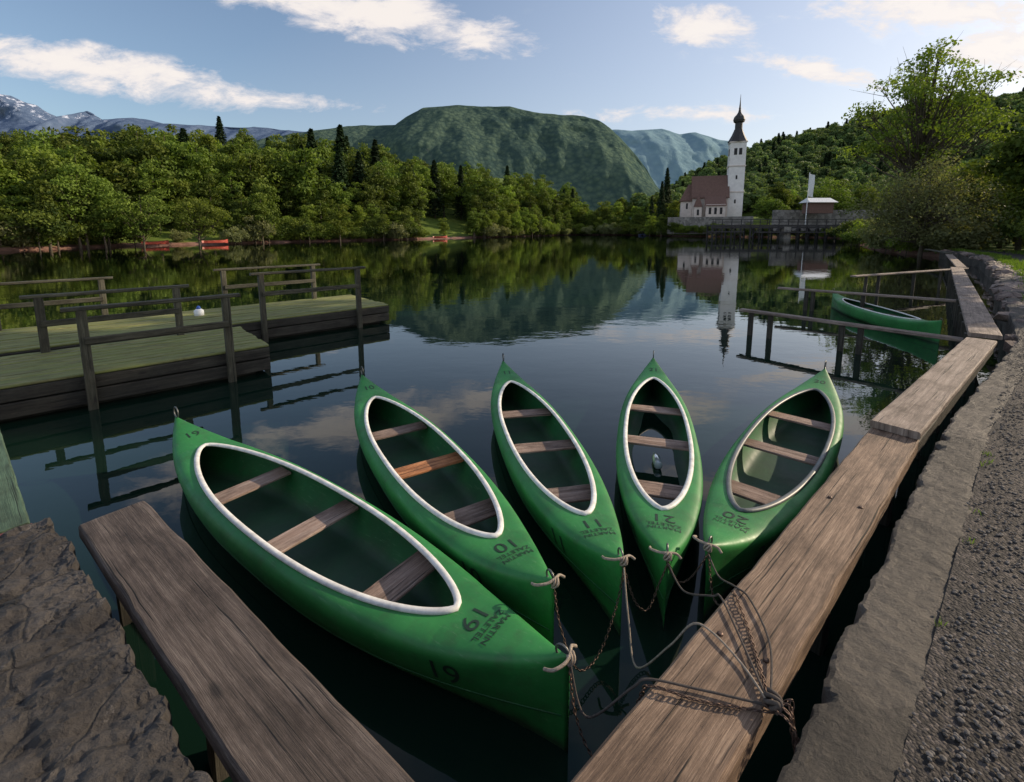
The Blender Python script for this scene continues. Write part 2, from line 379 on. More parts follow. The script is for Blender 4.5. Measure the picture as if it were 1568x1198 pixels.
def leftprof(u): return np.interp(u,[-3,-1.1,-.8,-.6,-.4,-.25,-.1,0,.05,.09,.125,.16],[.2,.208,.218,.225,.213,.20,.203,.193,.165,.13,.105,.04])
def hillprof(u): return np.interp(u,[.30,.36,.42,.51,.72,.88,1.12,1.6,3],[.03,.085,.115,.155,.205,.24,.262,.28,.2])
def ss(x,a,b):
    t=np.clip((x-a)/(b-a),0,1); return t*t*(3-2*t)
def terr(P):
    P=np.asarray(P,float); d=lake_sd(P); r=np.hypot(P[:,0],P[:,1]); wd=np.maximum(.35,.022*r)
    h=-1.0+1.6*ss(d,-wd*.6,wd)
    y=np.maximum(P[:,1],1); u=P[:,0]/y
    back=P[:,1]<5
    dd=np.maximum(d-wd-4,0)
    left=(u<.2)&(~back)
    hl=np.minimum(dd*.28,leftprof(u)*y*.55)
    h=h+np.where(left,np.where(d>0,hl,0),0)
    right=(u>=.2)&(~back)
    h=h+np.where(right&(d>0)&(P[:,1]>60),np.minimum(np.maximum(d-wd,0)*.55,5.6)*ss(P[:,1],85,115),0)
    hy=hillprof(u)*400-8
    h=h+np.where(right&(d>0),np.maximum(hy,0)*ss(P[:,1],170,400),0)
    return h
NA=360; rad=[.0]+list(np.geomspace(.6,9000,300))
ang=np.linspace(0,2*math.pi,NA,endpoint=False)
P=np.array([(r*math.sin(a),r*math.cos(a)) for r in rad[1:] for a in ang]); P=np.vstack([[0,0],P])
H=terr(P)
F=[(0,1+(k+1)%NA,1+k) for k in range(NA)]
for i in range(len(rad)-2):
    b0=1+i*NA; b1=b0+NA
    for k in range(NA):
        k2=(k+1)%NA; F.append((b0+k,b0+k2,b1+k2,b1+k))
mesh_obj('ground',np.column_stack([P,H]),[tuple(reversed(f)) for f in F],M['terrain'],smooth=True)
mesh_obj('lake_water',[(-400,-60,0),(400,-60,0),(400,400,0),(-400,400,0)],[(0,1,2,3)],M['water'])

def mountain(name,prof,depth,thick,mat,amp,nscale,nx=220,ny=50,rgk=1.4):
    us=np.linspace(prof[0][0],prof[-1][0],nx); es=np.interp(us,[p[0] for p in prof],[p[1] for p in prof])
    V=[];F=[]
    for j in range(ny):
        s=j/(ny-1)
        for i in range(nx):
            if s<=.75:
                q=s/.75; y=depth+thick*q; z=es[i]*(depth+thick)*math.sin(q*math.pi/2)**.9
            else:
                q=(s-.75)/.25; y=depth+thick*(1+q*.8); z=es[i]*(depth+thick)*(1-q*.5)
            x=us[i]*(depth+thick)
            nn=mnoise.fractal(Vector((x*nscale,y*nscale,z*nscale*.3)),1.0,2.1,7)
            rg=abs(mnoise.noise(Vector((x*nscale*1.7,y*nscale*.4,3.3))))+.5*abs(mnoise.noise(Vector((x*nscale*4,y*nscale,z*nscale))))
            k=math.sin(min(1,s/.75)*math.pi)**.5*.9+.1
            y+=(nn*1.2+rg*rgk)*amp*k*1.5; z+=nn*amp*.15
            V.append((x,y,z))
    for j in range(ny-1):
        for i in range(nx-1):
            a=j*nx+i; F.append((a,a+1,a+nx+1,a+nx))
    return mesh_obj(name,V,F,mat,smooth=True)
mm=mountain_mat('mountain_forest',(.05,.085,.075),(.11,.16,.11),(.22,.24,.21),.6,.004,tree=.06)  # some aerial haze is mixed into these greens
mountain('mountain',[(-.6,.17),(-.335,.212),(-.239,.216),(-.211,.235),(-.184,.249),(-.115,.254),(-.06,.251),(-.005,.250),(.045,.238),(.09,.234),(.13,.232),(.173,.224),(.195,.21),(.214,.193),(.243,.155),(.279,.10),(.32,.05)],1300,500,mm,42,.0035,330,90,rgk=.7)
mb=mountain_mat('hazy_mountain_forest',(.18,.28,.33),(.23,.34,.37),(.30,.38,.42),.4,.0015,tree=.02)  # aerial haze painted into the base colours, paler and bluer
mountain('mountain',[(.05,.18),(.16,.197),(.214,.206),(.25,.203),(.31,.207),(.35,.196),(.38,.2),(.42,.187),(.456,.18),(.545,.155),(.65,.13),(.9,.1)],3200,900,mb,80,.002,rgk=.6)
ms=mountain_mat('rocky_alps',(.08,.12,.20),(.13,.18,.27),(.20,.24,.33),.7,.0011,snow=1.42,tree=.02,rk=(.46,.56))  # blue of distance haze is part of the rock colours
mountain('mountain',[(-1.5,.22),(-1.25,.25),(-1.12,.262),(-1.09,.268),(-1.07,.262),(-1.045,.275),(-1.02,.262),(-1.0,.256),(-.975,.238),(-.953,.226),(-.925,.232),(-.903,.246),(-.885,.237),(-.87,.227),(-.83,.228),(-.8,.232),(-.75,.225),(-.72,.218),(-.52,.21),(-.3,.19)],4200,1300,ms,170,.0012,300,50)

# ------------------------------------------------------------ trees
def set_tint(me,t):
    a=me.attributes.new('tint','FLOAT','FACE'); a.data.foreach_set('value',np.asarray(t,dtype=np.float32))
def quads(C,Nrm,size,rng,asp=.6):
    n=len(C); r=rng.normal(size=(n,3)); T=np.cross(Nrm,r); T/=np.linalg.norm(T,axis=1)[:,None]+1e-9
    Bv=np.cross(Nrm,T); Bv/=np.linalg.norm(Bv,axis=1)[:,None]+1e-9
    s=size*(.6+.8*rng.rand(n))[:,None]
    V=np.stack([C-T*s,C-Bv*s*asp+T*s*.1,C+T*s,C+Bv*s*asp+T*s*.1],axis=1).reshape(-1,3)
    F=np.arange(4*n).reshape(-1,4)
    return V,F
def tree_mesh(name,seed,height,cr,base,nl,lpl,leaf,leafmat,lobe=(.24,.42),droop=0,branches=True,taper=.8,flat=.75,trunk_r=None,lean=(0,0),bare=0):
    rng=np.random.RandomState(seed); b=B(); tr=trunk_r or height*.016
    cz=base+(height-base)*.5; ch=(height-base)*.5
    tp=[Vector((lean[0]*(k/6)**1.3+rng.normal()*.05*height*.1,lean[1]*(k/6)**1.3+rng.normal()*.05*height*.1,height*.9*k/6-.4*(k==0))) for k in range(7)]
    v,f=tube(tp,[tr*(1.25 if k==0 else 1-.85*k/6) for k in range(7)],sides=7); b.add(v,f,0)
    Cs=[];Ns=[];Ts=[]
    for i in range(nl):
        for _ in range(20):
            q=rng.normal(size=3); q/=np.linalg.norm(q); q*=rng.rand()**.42
            if q[2]>-.85: break
        rr=cr*(1-.25*abs(q[2]))*(taper+ (1-taper)*rng.rand())
        c=np.array([q[0]*rr,q[1]*rr,cz+q[2]*ch*.86]); fr=c[2]/height
        c[0]+=lean[0]*fr; c[1]+=lean[1]*fr
        lr=cr*(lobe[0]+(lobe[1]-lobe[0])*rng.rand())
        n=int(lpl*(lr/cr/.33)**2)
        d=rng.normal(size=(n,3)); d/=np.linalg.norm(d,axis=1)[:,None]
        d[:,2]=np.where(d[:,2]<-.35,-d[:,2],d[:,2])
        rad_=lr*(.35+.8*rng.rand(n)**.7)[:,None]
        pts=c+d*rad_*np.array([1,1,flat]); pts[:,2]-=droop*rng.rand(n)*lr
        nn=d+rng.normal(size=(n,3))*.8; nn/=np.linalg.norm(nn,axis=1)[:,None]
        Cs.append(pts);Ns.append(nn)
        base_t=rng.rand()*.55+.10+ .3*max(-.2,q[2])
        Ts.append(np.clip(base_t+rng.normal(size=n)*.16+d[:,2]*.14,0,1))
        if branches:
            hz=max(base*.6,c[2]*.55+rng.rand()*.1*height)
            k=min(hz/(height*.9),.95); p0=Vector((lean[0]*k**1.3,lean[1]*k**1.3,hz)); p2=Vector(c); p1=(p0+p2)/2+Vector((0,0,-.05*height*rng.rand()))
            v,f=tube([p0,p1,p2],[tr*.38,tr*.24,tr*.07],sides=5); b.add(v,f,0)
            for _ in range(bare):
                e=p2+Vector(rng.normal(size=3))*lr*.7; v,f=tube([p1*.3+p2*.7,e],[tr*.1,tr*.02],sides=3); b.add(v,f,0)
    C=np.vstack(Cs);Nn=np.vstack(Ns);T=np.concatenate(Ts)
    V,Fq=quads(C,Nn,leaf,rng)
    nb=len(b.v); verts=np.vstack([np.array(b.v),V]) ; faces=list(b.f)+[tuple(x) for x in (Fq+nb).tolist()]
    me=bpy.data.meshes.new(name); me.from_pydata(verts.tolist(),[],faces)
    me.materials.append(M['bark']); me.materials.append(leafmat)
    me.polygons.foreach_set('material_index',np.array([0]*len(b.f)+[1]*len(Fq),dtype=np.int32))
    set_tint(me,[.5]*len(b.f)+T.tolist()); me.update(); return me
def conifer_mesh(name,seed,height,cr,n,leaf,mat):
    rng=np.random.RandomState(seed); b=B()
    v,f=tube([(0,0,-.4),(0,0,height*.5),(0,0,height*.99)],[height*.014,height*.009,.01],sides=6); b.add(v,f,0)
    z=rng.rand(n)**.8; z=.06+z*.94; lay=np.floor(z*16)/16; fr=(z-lay)*16
    rmax=cr*(1-z)**.85*(1.12-.45*fr)+.08; a=rng.rand(n)*2*math.pi
    star=.75+.25*np.cos(a*7+lay*40); rr=rmax*star*(.35+.65*rng.rand(n)**.5)
    C=np.column_stack([np.cos(a)*rr,np.sin(a)*rr,z*height-rr*.25])
    Nn=np.column_stack([np.cos(a)*.5,np.sin(a)*.5,np.ones(n)])+rng.normal(size=(n,3))*.4; Nn/=np.linalg.norm(Nn,axis=1)[:,None]
    V,Fq=quads(C,Nn,leaf,rng,.45); nb=len(b.v)
    me=bpy.data.meshes.new(name); me.from_pydata(np.vstack([np.array(b.v),V]).tolist(),[],list(b.f)+[tuple(x) for x in (Fq+nb).tolist()])
    me.materials.append(M['bark']); me.materials.append(mat)
    me.polygons.foreach_set('material_index',np.array([0]*len(b.f)+[1]*len(Fq),dtype=np.int32))
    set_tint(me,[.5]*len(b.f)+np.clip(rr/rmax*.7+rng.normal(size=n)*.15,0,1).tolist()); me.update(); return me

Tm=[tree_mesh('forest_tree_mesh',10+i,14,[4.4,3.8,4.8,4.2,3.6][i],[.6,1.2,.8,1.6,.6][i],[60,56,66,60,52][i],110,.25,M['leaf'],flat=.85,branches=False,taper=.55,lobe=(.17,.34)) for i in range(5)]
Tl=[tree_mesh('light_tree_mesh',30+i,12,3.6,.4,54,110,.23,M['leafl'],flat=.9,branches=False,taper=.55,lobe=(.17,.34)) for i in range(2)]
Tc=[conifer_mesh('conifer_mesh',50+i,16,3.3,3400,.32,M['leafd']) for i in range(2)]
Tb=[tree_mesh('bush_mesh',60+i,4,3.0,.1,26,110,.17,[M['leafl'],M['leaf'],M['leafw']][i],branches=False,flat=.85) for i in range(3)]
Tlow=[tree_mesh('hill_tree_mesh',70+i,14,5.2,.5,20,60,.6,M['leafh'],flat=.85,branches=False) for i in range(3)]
Tclow=conifer_mesh('hill_conifer_mesh',80,16,3.8,600,.8,M['leafd'])

def put(me,name,x,y,sc,parent=None,sz=None,z=None,rz=None):
    o=bpy.data.objects.new(name,me)
    if z is None: z=float(terr([(x,y)])[0])-.15
    o.location=(x,y,z); o.rotation_euler=(0,0,random.random()*6.28 if rz is None else rz); o.scale=(sc,sc,sz or sc)
    return link(o,parent)
def hgt(me): return {'f':14,'l':12,'c':16,'b':4,'h':14}[me.name[0]]

fw=empty('forest')
batch=np.array([(random.uniform(-1.6,.17),random.uniform(42,225)) for _ in range(9000)]); XY=np.column_stack([batch[:,0]*batch[:,1],batch[:,1]])
D=lake_sd(XY); Hh=terr(XY)
grid={}
for (x,y),d,h in zip(XY,D,Hh):
    u=x/y
    if d<3.0 or d>66: continue
    if -.84<u<-.60 and d<9: continue
    if -.205<u<-.075 and d<24: continue
    sp_=3.2 if d<25 else 5.2
    key=(int(x//6),int(y//6)); ok=True
    for a in (-1,0,1):
        for b_ in (-1,0,1):
            for q in grid.get((key[0]+a,key[1]+b_),[]):
                if (q[0]-x)**2+(q[1]-y)**2<sp_*sp_: ok=False;break
            if not ok: break
        if not ok: break
    if not ok: continue
    grid.setdefault(key,[]).append((x,y))
    topz=leftprof(u)*y+2.5
    hmax=topz-h
    r=random.random()
    if d<9: me=random.choice(Tl+Tm+Tb); want=random.uniform(.4,.95)*hgt(me)
    else:
        me=random.choice(Tm) if r<.70 else (random.choice(Tl) if r<.91 else random.choice(Tc)); want=random.uniform(.75,1.4)*hgt(me)
        if me in Tc: hmax*=1.03
    hh=min(want,hmax*random.uniform(.86,1.06))
    if hh<2.5: continue
    s=hh/hgt(me); sw=max(s,.72)*random.uniform(.85,1.15) if me not in Tb else s
    if me in Tc: sw=s*random.uniform(1.1,1.4)
    put(me,'forest_tree',x,y,sw,fw,sz=s,z=h-.2)
def shore_walk(poly,step):
    for a,b_ in zip(poly[:-1],poly[1:]):
        l=math.hypot(b_[0]-a[0],b_[1]-a[1]); n=max(1,int(l/step))
        for k in range(n): yield (a[0]+(b_[0]-a[0])*k/n,a[1]+(b_[1]-a[1])*k/n,(b_[1]-a[1])/l,-(b_[0]-a[0])/l)
west=[tuple(p) for p in LAKE[13:24]]
for x,y,nx,ny in shore_walk(west,1.5):
    u=x/max(y,1)
    for k in range(2):
        o=random.uniform(-1.4,3.2)
        if (-.82<u<-.62) or (-.185<u<-.085):
            if random.random()<.95: continue
            o=abs(o)
        px,py=x+nx*o+random.uniform(-.7,.7),y+ny*o+random.uniform(-.7,.7)
        if lake_sd([(px,py)])[0]<-1.6: px,py=x-nx*o,y-ny*o
        me=random.choice(Tb+Tb+Tl+Tm[:2]); s=random.uniform(.55,1.15) if me in Tb else random.uniform(.3,.7)
        put(me,'shore_bush',px,py,s,fw,z=.0)
hw=empty('hillside_forest')
yb=[random.uniform(185,430) for _ in range(2200)]
XY=np.array([(random.uniform(.27,1.5)*y,y) for y in yb]); Hh=terr(XY); D=lake_sd(XY)
for (x,y),h,d in zip(XY,Hh,D):
    if d<14: continue
    me=Tclow if random.random()<.13 else random.choice(Tlow)
    s=random.uniform(.55,.9); put(me,'hillside_tree',x,y,s*1.15,hw,sz=s,z=h-.5)
sw_=empty('shoreline_trees')
for _ in range(150):
    y=random.uniform(140,200); u=random.uniform(.13,.36) ; x=u*y
    d=lake_sd([(x,y)])[0]
    if d<4: continue
    me=random.choice(Tm+Tl+Tl); s=random.uniform(.4,.75); put(me,'shoreline_tree',x,y,s,sw_)
for _ in range(170):
    y=random.uniform(118,185); u=random.uniform(.52,1.5); x=u*y
    d=lake_sd([(x,y)])[0]
    if d<9 or (abs(x-66)<14 and y<160): continue
    me=random.choice(Tm+Tl); s=random.uniform(.5,.85); put(me,'shoreline_tree',x,y,s,sw_)
for _ in range(170):
    y=random.uniform(36,110); u=random.uniform(.90,1.9); x=u*y
    d=lake_sd([(x,y)])[0]
    if d<2.0: continue
    me=random.choice(Tm+Tl+Tb); s=random.uniform(.5,.9)*(1 if me not in Tb else 1.5); put(me,'shoreline_tree',x,y,s,sw_)
east=[tuple(p) for p in LAKE[6:15]]
for x,y,nx,ny in shore_walk(east,1.8):
    o=random.uniform(-.5,2.5)
    me=random.choice(Tb); put(me,'shore_bush',x+nx*o,y+ny*o,random.uniform(.5,1.0),sw_,z=.0)

put(tree_mesh('solitary_tree_mesh',101,9,3.6,1.6,44,170,.15,M['leaf'],lobe=(.18,.34)),'deciduous_tree',-50,62.5,1)
put(tree_mesh('solitary_tree_mesh',102,9,3.8,1.5,44,170,.15,M['leafl'],lobe=(.18,.34)),'deciduous_tree',-46.5,68.5,1)
put(tree_mesh('solitary_tree_mesh',103,10,4,1.8,44,170,.16,M['leaf'],lobe=(.18,.34)),'deciduous_tree',-55.5,59,1.05)
put(Tl[0],'deciduous_tree',36,179,1.05); put(Tl[1],'deciduous_tree',41,181,.9)
for x,y,s in ((53,165,1.05),(57,172,1.2),(50.5,168,.8)): put(Tc[0],'conifer_tree',x,y,s)
put(tree_mesh('church_tree_mesh',110,10,4.6,1.5,50,170,.2,M['leaf'],lobe=(.18,.34)),'deciduous_tree',76.0,137.5,1.05)
put(tree_mesh('round_tree_mesh',111,13,6.2,2,56,170,.22,M['leaf'],lobe=(.18,.34)),'deciduous_tree',86,126,1.15)
big=tree_mesh('big_tree_mesh',120,21.0,6.6,3.5,120,330,.14,M['leafl'],lobe=(.12,.25),bare=6,flat=.6,trunk_r=.32,lean=(1.2,0),taper=.85)
put(big,'deciduous_tree',40.2,47,1,rz=0)
wil=tree_mesh('willow_mesh',130,8.4,6.0,.2,90,330,.10,M['leafw'],lobe=(.16,.3),bare=8,flat=1.0,droop=.3,trunk_r=.16)
put(wil,'willow_bush',37.0,41.5,1,z=0.2)
wil2=tree_mesh('willow_mesh',131,6,4.0,.2,50,240,.11,M['leafl'],lobe=(.18,.3),bare=3,flat=.9,trunk_r=.12)
put(wil2,'bush',42,36.5,1); put(wil2,'bush',36,30.5,.55); put(Tb[0],'bush',48,38,1.3); put(Tb[1],'bush',38.5,32.5,.9)
for x,y,s in ((33,27,.5),(36,28.5,.8),(40,31,1.1),(45,34,1.5),(31,24,.45),(34,25,.7),(38,27,1.1),(44,30,1.4),(50,34,1.6),(29,21.5,.4),(32,22,.7),(27,18.5,.5),(25.5,19.3,.3)):
    put(random.choice(Tb),'bush',x,y,s)
for x,y,s,sz,sd_ in ((29.4,19.1,1.0,1.5,140),(21.3,-.9,1.08,1.15,142),(46,36,1.0,1.0,143),(17,-8.0,1.0,1.0,145)):
    me=tree_mesh('bank_tree_mesh',sd_,14.5,4.8,2.4,74,150,.24,M['leaf'],lobe=(.2,.34))
    put(me,'deciduous_tree',x,y,s,sz=sz,z=.5)

# ------------------------------------------------------------ planks
def plank(name,p0,p1,width,thick,ztop,mat,parent=None,z1=None,bev=.012,wob=.003,seg=None):
    p0=Vector((p0[0],p0[1],0)); p1=Vector((p1[0],p1[1],0)); L=(p1-p0).length; ang_=math.atan2(p1.y-p0.y,p1.x-p0.x)
    n=seg or max(3,int(L/.12)); n=min(n,80)
    w2=width/2; b_=min(bev,thick*.4)
    sec=[(-w2+b_,0),(-w2*.4,.0),(0,0),(w2*.4,0),(w2-b_,0),(w2,-b_),(w2,-thick+b_),(w2-b_,-thick),(-w2+b_,-thick),(-w2,-thick+b_),(-w2,-b_)]
    m=len(sec); per=[0]
    for k in range(m):
        a=sec[k];c=sec[(k+1)%m]; per.append(per[-1]+math.hypot(a[0]-c[0],a[1]-c[1]))
    V=[];F=[];UV=[]
    sdv=random.random()*100
    for i in range(n+1):
        x=L*i/n
        for k,(yy_,zz_) in enumerate(sec):
            q=mnoise.noise_vector(Vector((x*5+sdv,yy_*6,zz_*6)))
            e=2.0 if k in (0,4,5,10) else .6
            V.append((x+(q.x*wob*2 if i in(0,n) else 0),yy_+q.y*wob*e,zz_+q.z*wob*e*.6))
    for i in range(n):
        for k in range(m):
            k2=(k+1)%m
            F.append((i*m+k,(i+1)*m+k,(i+1)*m+k2,i*m+k2))
            x0=L*i/n;x1=L*(i+1)/n; UV.append([(x0,per[k]),(x1,per[k]),(x1,per[k+1]),(x0,per[k+1])])
    F.append(tuple(range(m))); UV.append([(sec[k][1]*.3,sec[k][0]) for k in range(m)])
    F.append(tuple(n*m+k for k in range(m-1,-1,-1))); UV.append([(sec[k][1]*.3,sec[k][0]) for k in range(m-1,-1,-1)])
    F=[tuple(reversed(f)) for f in F]; UV=[list(reversed(q)) for q in UV]
    o=mesh_obj(name,V,F,mat,parent,uvs=UV)
    o.location=(p0.x,p0.y,ztop); o.rotation_euler=(0,-math.atan2((z1-ztop) if z1 is not None else 0,L),ang_)
    return o
def vpost(name,x,y,z0,z1,w_,mat,parent=None,rz=.75,d=None):
    dd=d or w_
    o=plank(name,(0,0),(z1-z0,0),w_,dd,0,mat,parent,wob=.003)
    mw=Matrix.Translation((x,y,z0))@Matrix.Rotation(rz,4,'Z')@Matrix.Rotation(-math.pi/2,4,'Y')@Matrix.Translation((0,0,dd/2))
    o.matrix_basis=mw
    return o

qb=empty('quay_timber_beam')
d1=Vector((.7527,.6583))
def off(p,dv,a,b):
    n=Vector((-dv.y,dv.x)); return (p[0]+dv.x*a+n.x*b,p[1]+dv.y*a+n.y*b)
A0=(.19,1.30)
pa=off(A0,d1,-1.3,-.175); pb=off(A0,d1,4.42,-.175)
plank('plank',pa,pb,.35,.12,.65,M['beam'],qb,bev=.014,wob=.004)
b=B()
for a_,o_ in ((.95,-.08),(.97,-.27),(2.6,-.09),(2.62,-.26),(4.2,-.08),(4.2,-.27)):
    q=off(A0,d1,a_,o_); v,f=tube([(q[0],q[1],.64),(q[0],q[1],.657),(q[0],q[1],.660)],[.013,.013,.008],sides=10); b.add(v,f)
b.obj('spikes',[M['metal']],qb)
d2=Vector((.782,.623)).normalized()
pa=off((3.36,4.08),d2,0,-.18); pb=off((3.36,4.08),d2,5.32,-.18)
plank('plank',pa,pb,.36,.07,.725,M['pale'],qb)
pa=off(A0,d1,4.2,-.2); plank('under_plank',pa,pb,.30,.14,.645,M['fascia'],qb)
d3=(Vector((19.7,20.5))-Vector((7.46,7.3))).normalized()
pa=off((7.6,7.45),d3,0,-.2); pb=off((7.6,7.45),d3,17.8,-.2)
plank('plank',pa,pb,.40,.07,.79,M['pale'],qb)
plank('plank',(20.1,20.4),(29.2,30.6),.35,.07,.80,M['pale'],qb)
plank('plank',(29.2,30.6),(33,36.5),.3,.07,.9,M['rail'],qb)
for i in range(14):
    q=off((7.6,7.45),d3,.3+i*1.3,-.05); vpost('pile',q[0],q[1],-1,.72,.16,M['fascia'],qb)
for i in range(8):
    q=off((20.1,20.4),Vector((.665,.745)),.3+i*1.7,.05); vpost('pile',q[0],q[1],-1,.75,.16,M['fascia'],qb)
for i in range(6):
    q=off((3.36,4.08),d2,.3+i*1.0,-.12); vpost('pile',q[0],q[1],-1,.50,.14,M['fascia'],qb)
for i in range(3):
    q=off(A0,d1,.2+i*1.8,-.2); vpost('pile',q[0],q[1],-1,.53,.14,M['fascia'],qb)
dl=Vector((.805,-.592)).normalized()
pa=off((-2.53,2.92),dl,0,-.17); pb=off((-2.53,2.92),dl,3.6,-.17)
lb=empty('quay_plank'); plank('plank',pa,pb,.345,.09,.65,M['beam2'],lb,bev=.01,wob=.004)
for i in (.2,1.6,2.9):
    q=off((-2.53,2.92),dl,i,-.17); vpost('pile',q[0],q[1],-1,.56,.14,M['fascia'],lb)

for nm,a,b_,z,posts in (('mooring_jetty',(5.5,10.8),(7.95,7.7),.60,(.06,.17,.52,.60)),
                    ('mooring_jetty',(8.45,14.4),(11.75,11.6),.66,(.18,.22,.5)),
                    ('mooring_jetty',(12.6,16.8),(20.1,20.2),.78,(.1,.2,.5,.75))):
    e=empty(nm); plank('walkway_plank',a,b_,.20,.06,z,M['pale'],e)
    dx,dy=b_[0]-a[0],b_[1]-a[1]; l=math.hypot(dx,dy)
    for t in posts: vpost('pile',a[0]+dx*t,a[1]+dy*t,-1,z-.05,.10,M['fascia'],e)

# ------------------------------------------------------------ kerb, gravel, stone slab
E_=[(-1.6,-.85),(.88,1.33),(3.95,4.0),(8.1,7.2),(21.0,19.75),(30.2,29.6),(36,38.6)]
def dense(path,step):
    out=[]
    for (a,b_) in zip(path[:-1],path[1:]):
        l=math.hypot(b_[0]-a[0],b_[1]-a[1]); n=max(1,int(l/step(a)))
        for k in range(n): out.append((a[0]+(b_[0]-a[0])*k/n,a[1]+(b_[1]-a[1])*k/n))
    out.append(path[-1]); return out
De=dense(E_,lambda a:.02 if a[0]<3 else (.05 if a[0]<8 else .3))
def offs(path,o):
    out=[]
    for i,p in enumerate(path):
        a=path[max(i-6,0)];b_=path[min(i+6,len(path)-1)]; l=math.hypot(b_[0]-a[0],b_[1]-a[1]); n=((b_[1]-a[1])/l,-(b_[0]-a[0])/l)
        out.append((p[0]+n[0]*o,p[1]+n[1]*o))
    return out
rows=[(.02,-.6),(.0,.35),(.0,.55),(.0,.64),(.004,.69),(.02,.703),(.04,.705),(.065,.706),(.09,.707),(.12,.708),(.15,.71),(.18,.711),(.21,.712),(.24,.712),(.27,.71),(.30,.70),(.34,.62)]
V=[];F=[]; m=len(rows)
cols_=[offs(De,o+.03) for o,_ in rows]
for i in range(len(De)):
    for k,(o,z) in enumerate(rows):
        x,y=cols_[k][i]; nn=mnoise.fractal(Vector((x*2.2,y*2.2,z)),.8,2,5); n2=mnoise.fractal(Vector((x*14,y*14,z*6+9)),.6,2,5)
        chip=max(0,mnoise.noise(Vector((x*6,y*6,4)))-.15)
        amp_=1 if 1<=k<=6 else .25
        V.append((x+nn*.022*amp_+n2*.010*amp_+chip*.05*(k<=5),y-nn*.022*amp_-n2*.008*amp_-chip*.05*(k<=5),z+nn*.010+n2*.008-(chip*.05 if k in(4,5,6) else 0)))
for i in range(len(De)-1):
    for k in range(m-1):
        a=i*m+k; F.append((a,a+1,a+m+1,a+m))
mesh_obj('concrete_kerb',V,F,M['kerb'],smooth=False)
V=[];F=[]
ro=[.27,.5,.9,1.5,2.5,4,6]; cols_=[offs(De,o+.03) for o in ro]; m=len(ro)
for i in range(len(De)):
    for k in range(m):
        x,y=cols_[k][i]; V.append((x,y,.715+.012*mnoise.noise(Vector((x*1.5,y*1.5,0)))+(.004 if k else 0)))
for i in range(len(De)-1):
    for k in range(m-1):
        a=i*m+k; F.append((a,a+1,a+m+1,a+m))
mesh_obj('gravel_path',V,F,M['gravel'],smooth=True)
ico=np.array([(0,0,1),(.89,0,.45),(.28,.85,.45),(-.72,.53,.45),(-.72,-.53,.45),(.28,-.85,.45),(.72,.53,-.45),(-.28,.85,-.45),(-.89,0,-.45),(-.28,-.85,-.45),(.72,-.53,-.45),(0,0,-1)])
icf=[(0,1,2),(0,2,3),(0,3,4),(0,4,5),(0,5,1),(1,6,2),(2,7,3),(3,8,4),(4,9,5),(5,10,1),(2,6,7),(3,7,8),(4,8,9),(5,9,10),(1,10,6),(11,7,6),(11,8,7),(11,9,8),(11,10,9),(11,6,10)]
V=[];F=[]; cnt=0
for _ in range(14000):
    t=random.random()**1.3; px,py=(.4+t*8.5),(.9+t*7.4)
    o=.20+abs(random.gauss(0,1.0)); x,y=px+.66*o+random.uniform(-.1,.1)+.22,py-.75*o
    s=random.uniform(.003,.010)
    V.append(ico*np.array([s*random.uniform(.8,1.5),s*random.uniform(.8,1.5),s*.7])+np.array([x,y,.722])); F+= [(p[0]+cnt,p[1]+cnt,p[2]+cnt) for p in icf]; cnt+=12
mesh_obj('gravel',np.vstack(V),F,M['pebble'])
V=[];F=[];cnt=0
for x,y,nx,ny in shore_walk(E_[3:],.45):
    for k in range(2):
        s=random.uniform(.12,.30); o=random.uniform(.05,.8); c=np.array([x+nx*o,y+ny*o,.62+random.uniform(-.05,.08)])
        rr=np.array([[random.uniform(.75,1.25)] for _ in range(12)]); a=random.random()*6.28; ca,sa=math.cos(a),math.sin(a)
        q=ico*rr*np.array([s*1.4,s,s*.55]); q=q@np.array([[ca,sa,0],[-sa,ca,0],[0,0,1]])
        V.append(q+c); F+= [(p[0]+cnt,p[1]+cnt,p[2]+cnt) for p in icf]; cnt+=12
mesh_obj('bank_rocks',np.vstack(V),F,M['pinkrock'])
V=[];F=[];T=[]
def blade(x,y,z,h):
    a=random.random()*6.28; w_=h*.06; lx,ly=math.cos(a)*h*.35,math.sin(a)*h*.35; px,py=-math.sin(a)*w_,math.cos(a)*w_; n=len(V)
    V.extend([(x-px,y-py,z),(x+px,y+py,z),(x+px*.7+lx*.4,y+py*.7+ly*.4,z+h*.6),(x+lx,y+ly,z+h)]); F.append((n,n+1,n+2,n+3)); T.append(random.random())
gp=list(shore_walk(E_[3:],.25))
for _ in range(1500):
    x,y,nx,ny=random.choice(gp); o=random.choice([random.uniform(.6,1.2),random.uniform(3.0,7)]); cx,cy=x+nx*o,y+ny*o
    for k in range(12): blade(cx+random.gauss(0,.12),cy+random.gauss(0,.12),.68,random.uniform(.08,.26))
gq=list(shore_walk(E_[1:3],.02))
for _ in range(9):
    x,y,nx,ny=random.choice(gq); o=.33+random.uniform(-.02,.03)
    for k in range(10): blade(x+nx*o+random.gauss(0,.015),y+ny*o+random.gauss(0,.015),.71,random.uniform(.015,.045))
me=bpy.data.meshes.new('grass'); me.from_pydata(V,[],F); me.materials.append(M['grass']); set_tint(me,T); link(bpy.data.objects.new('grass',me))
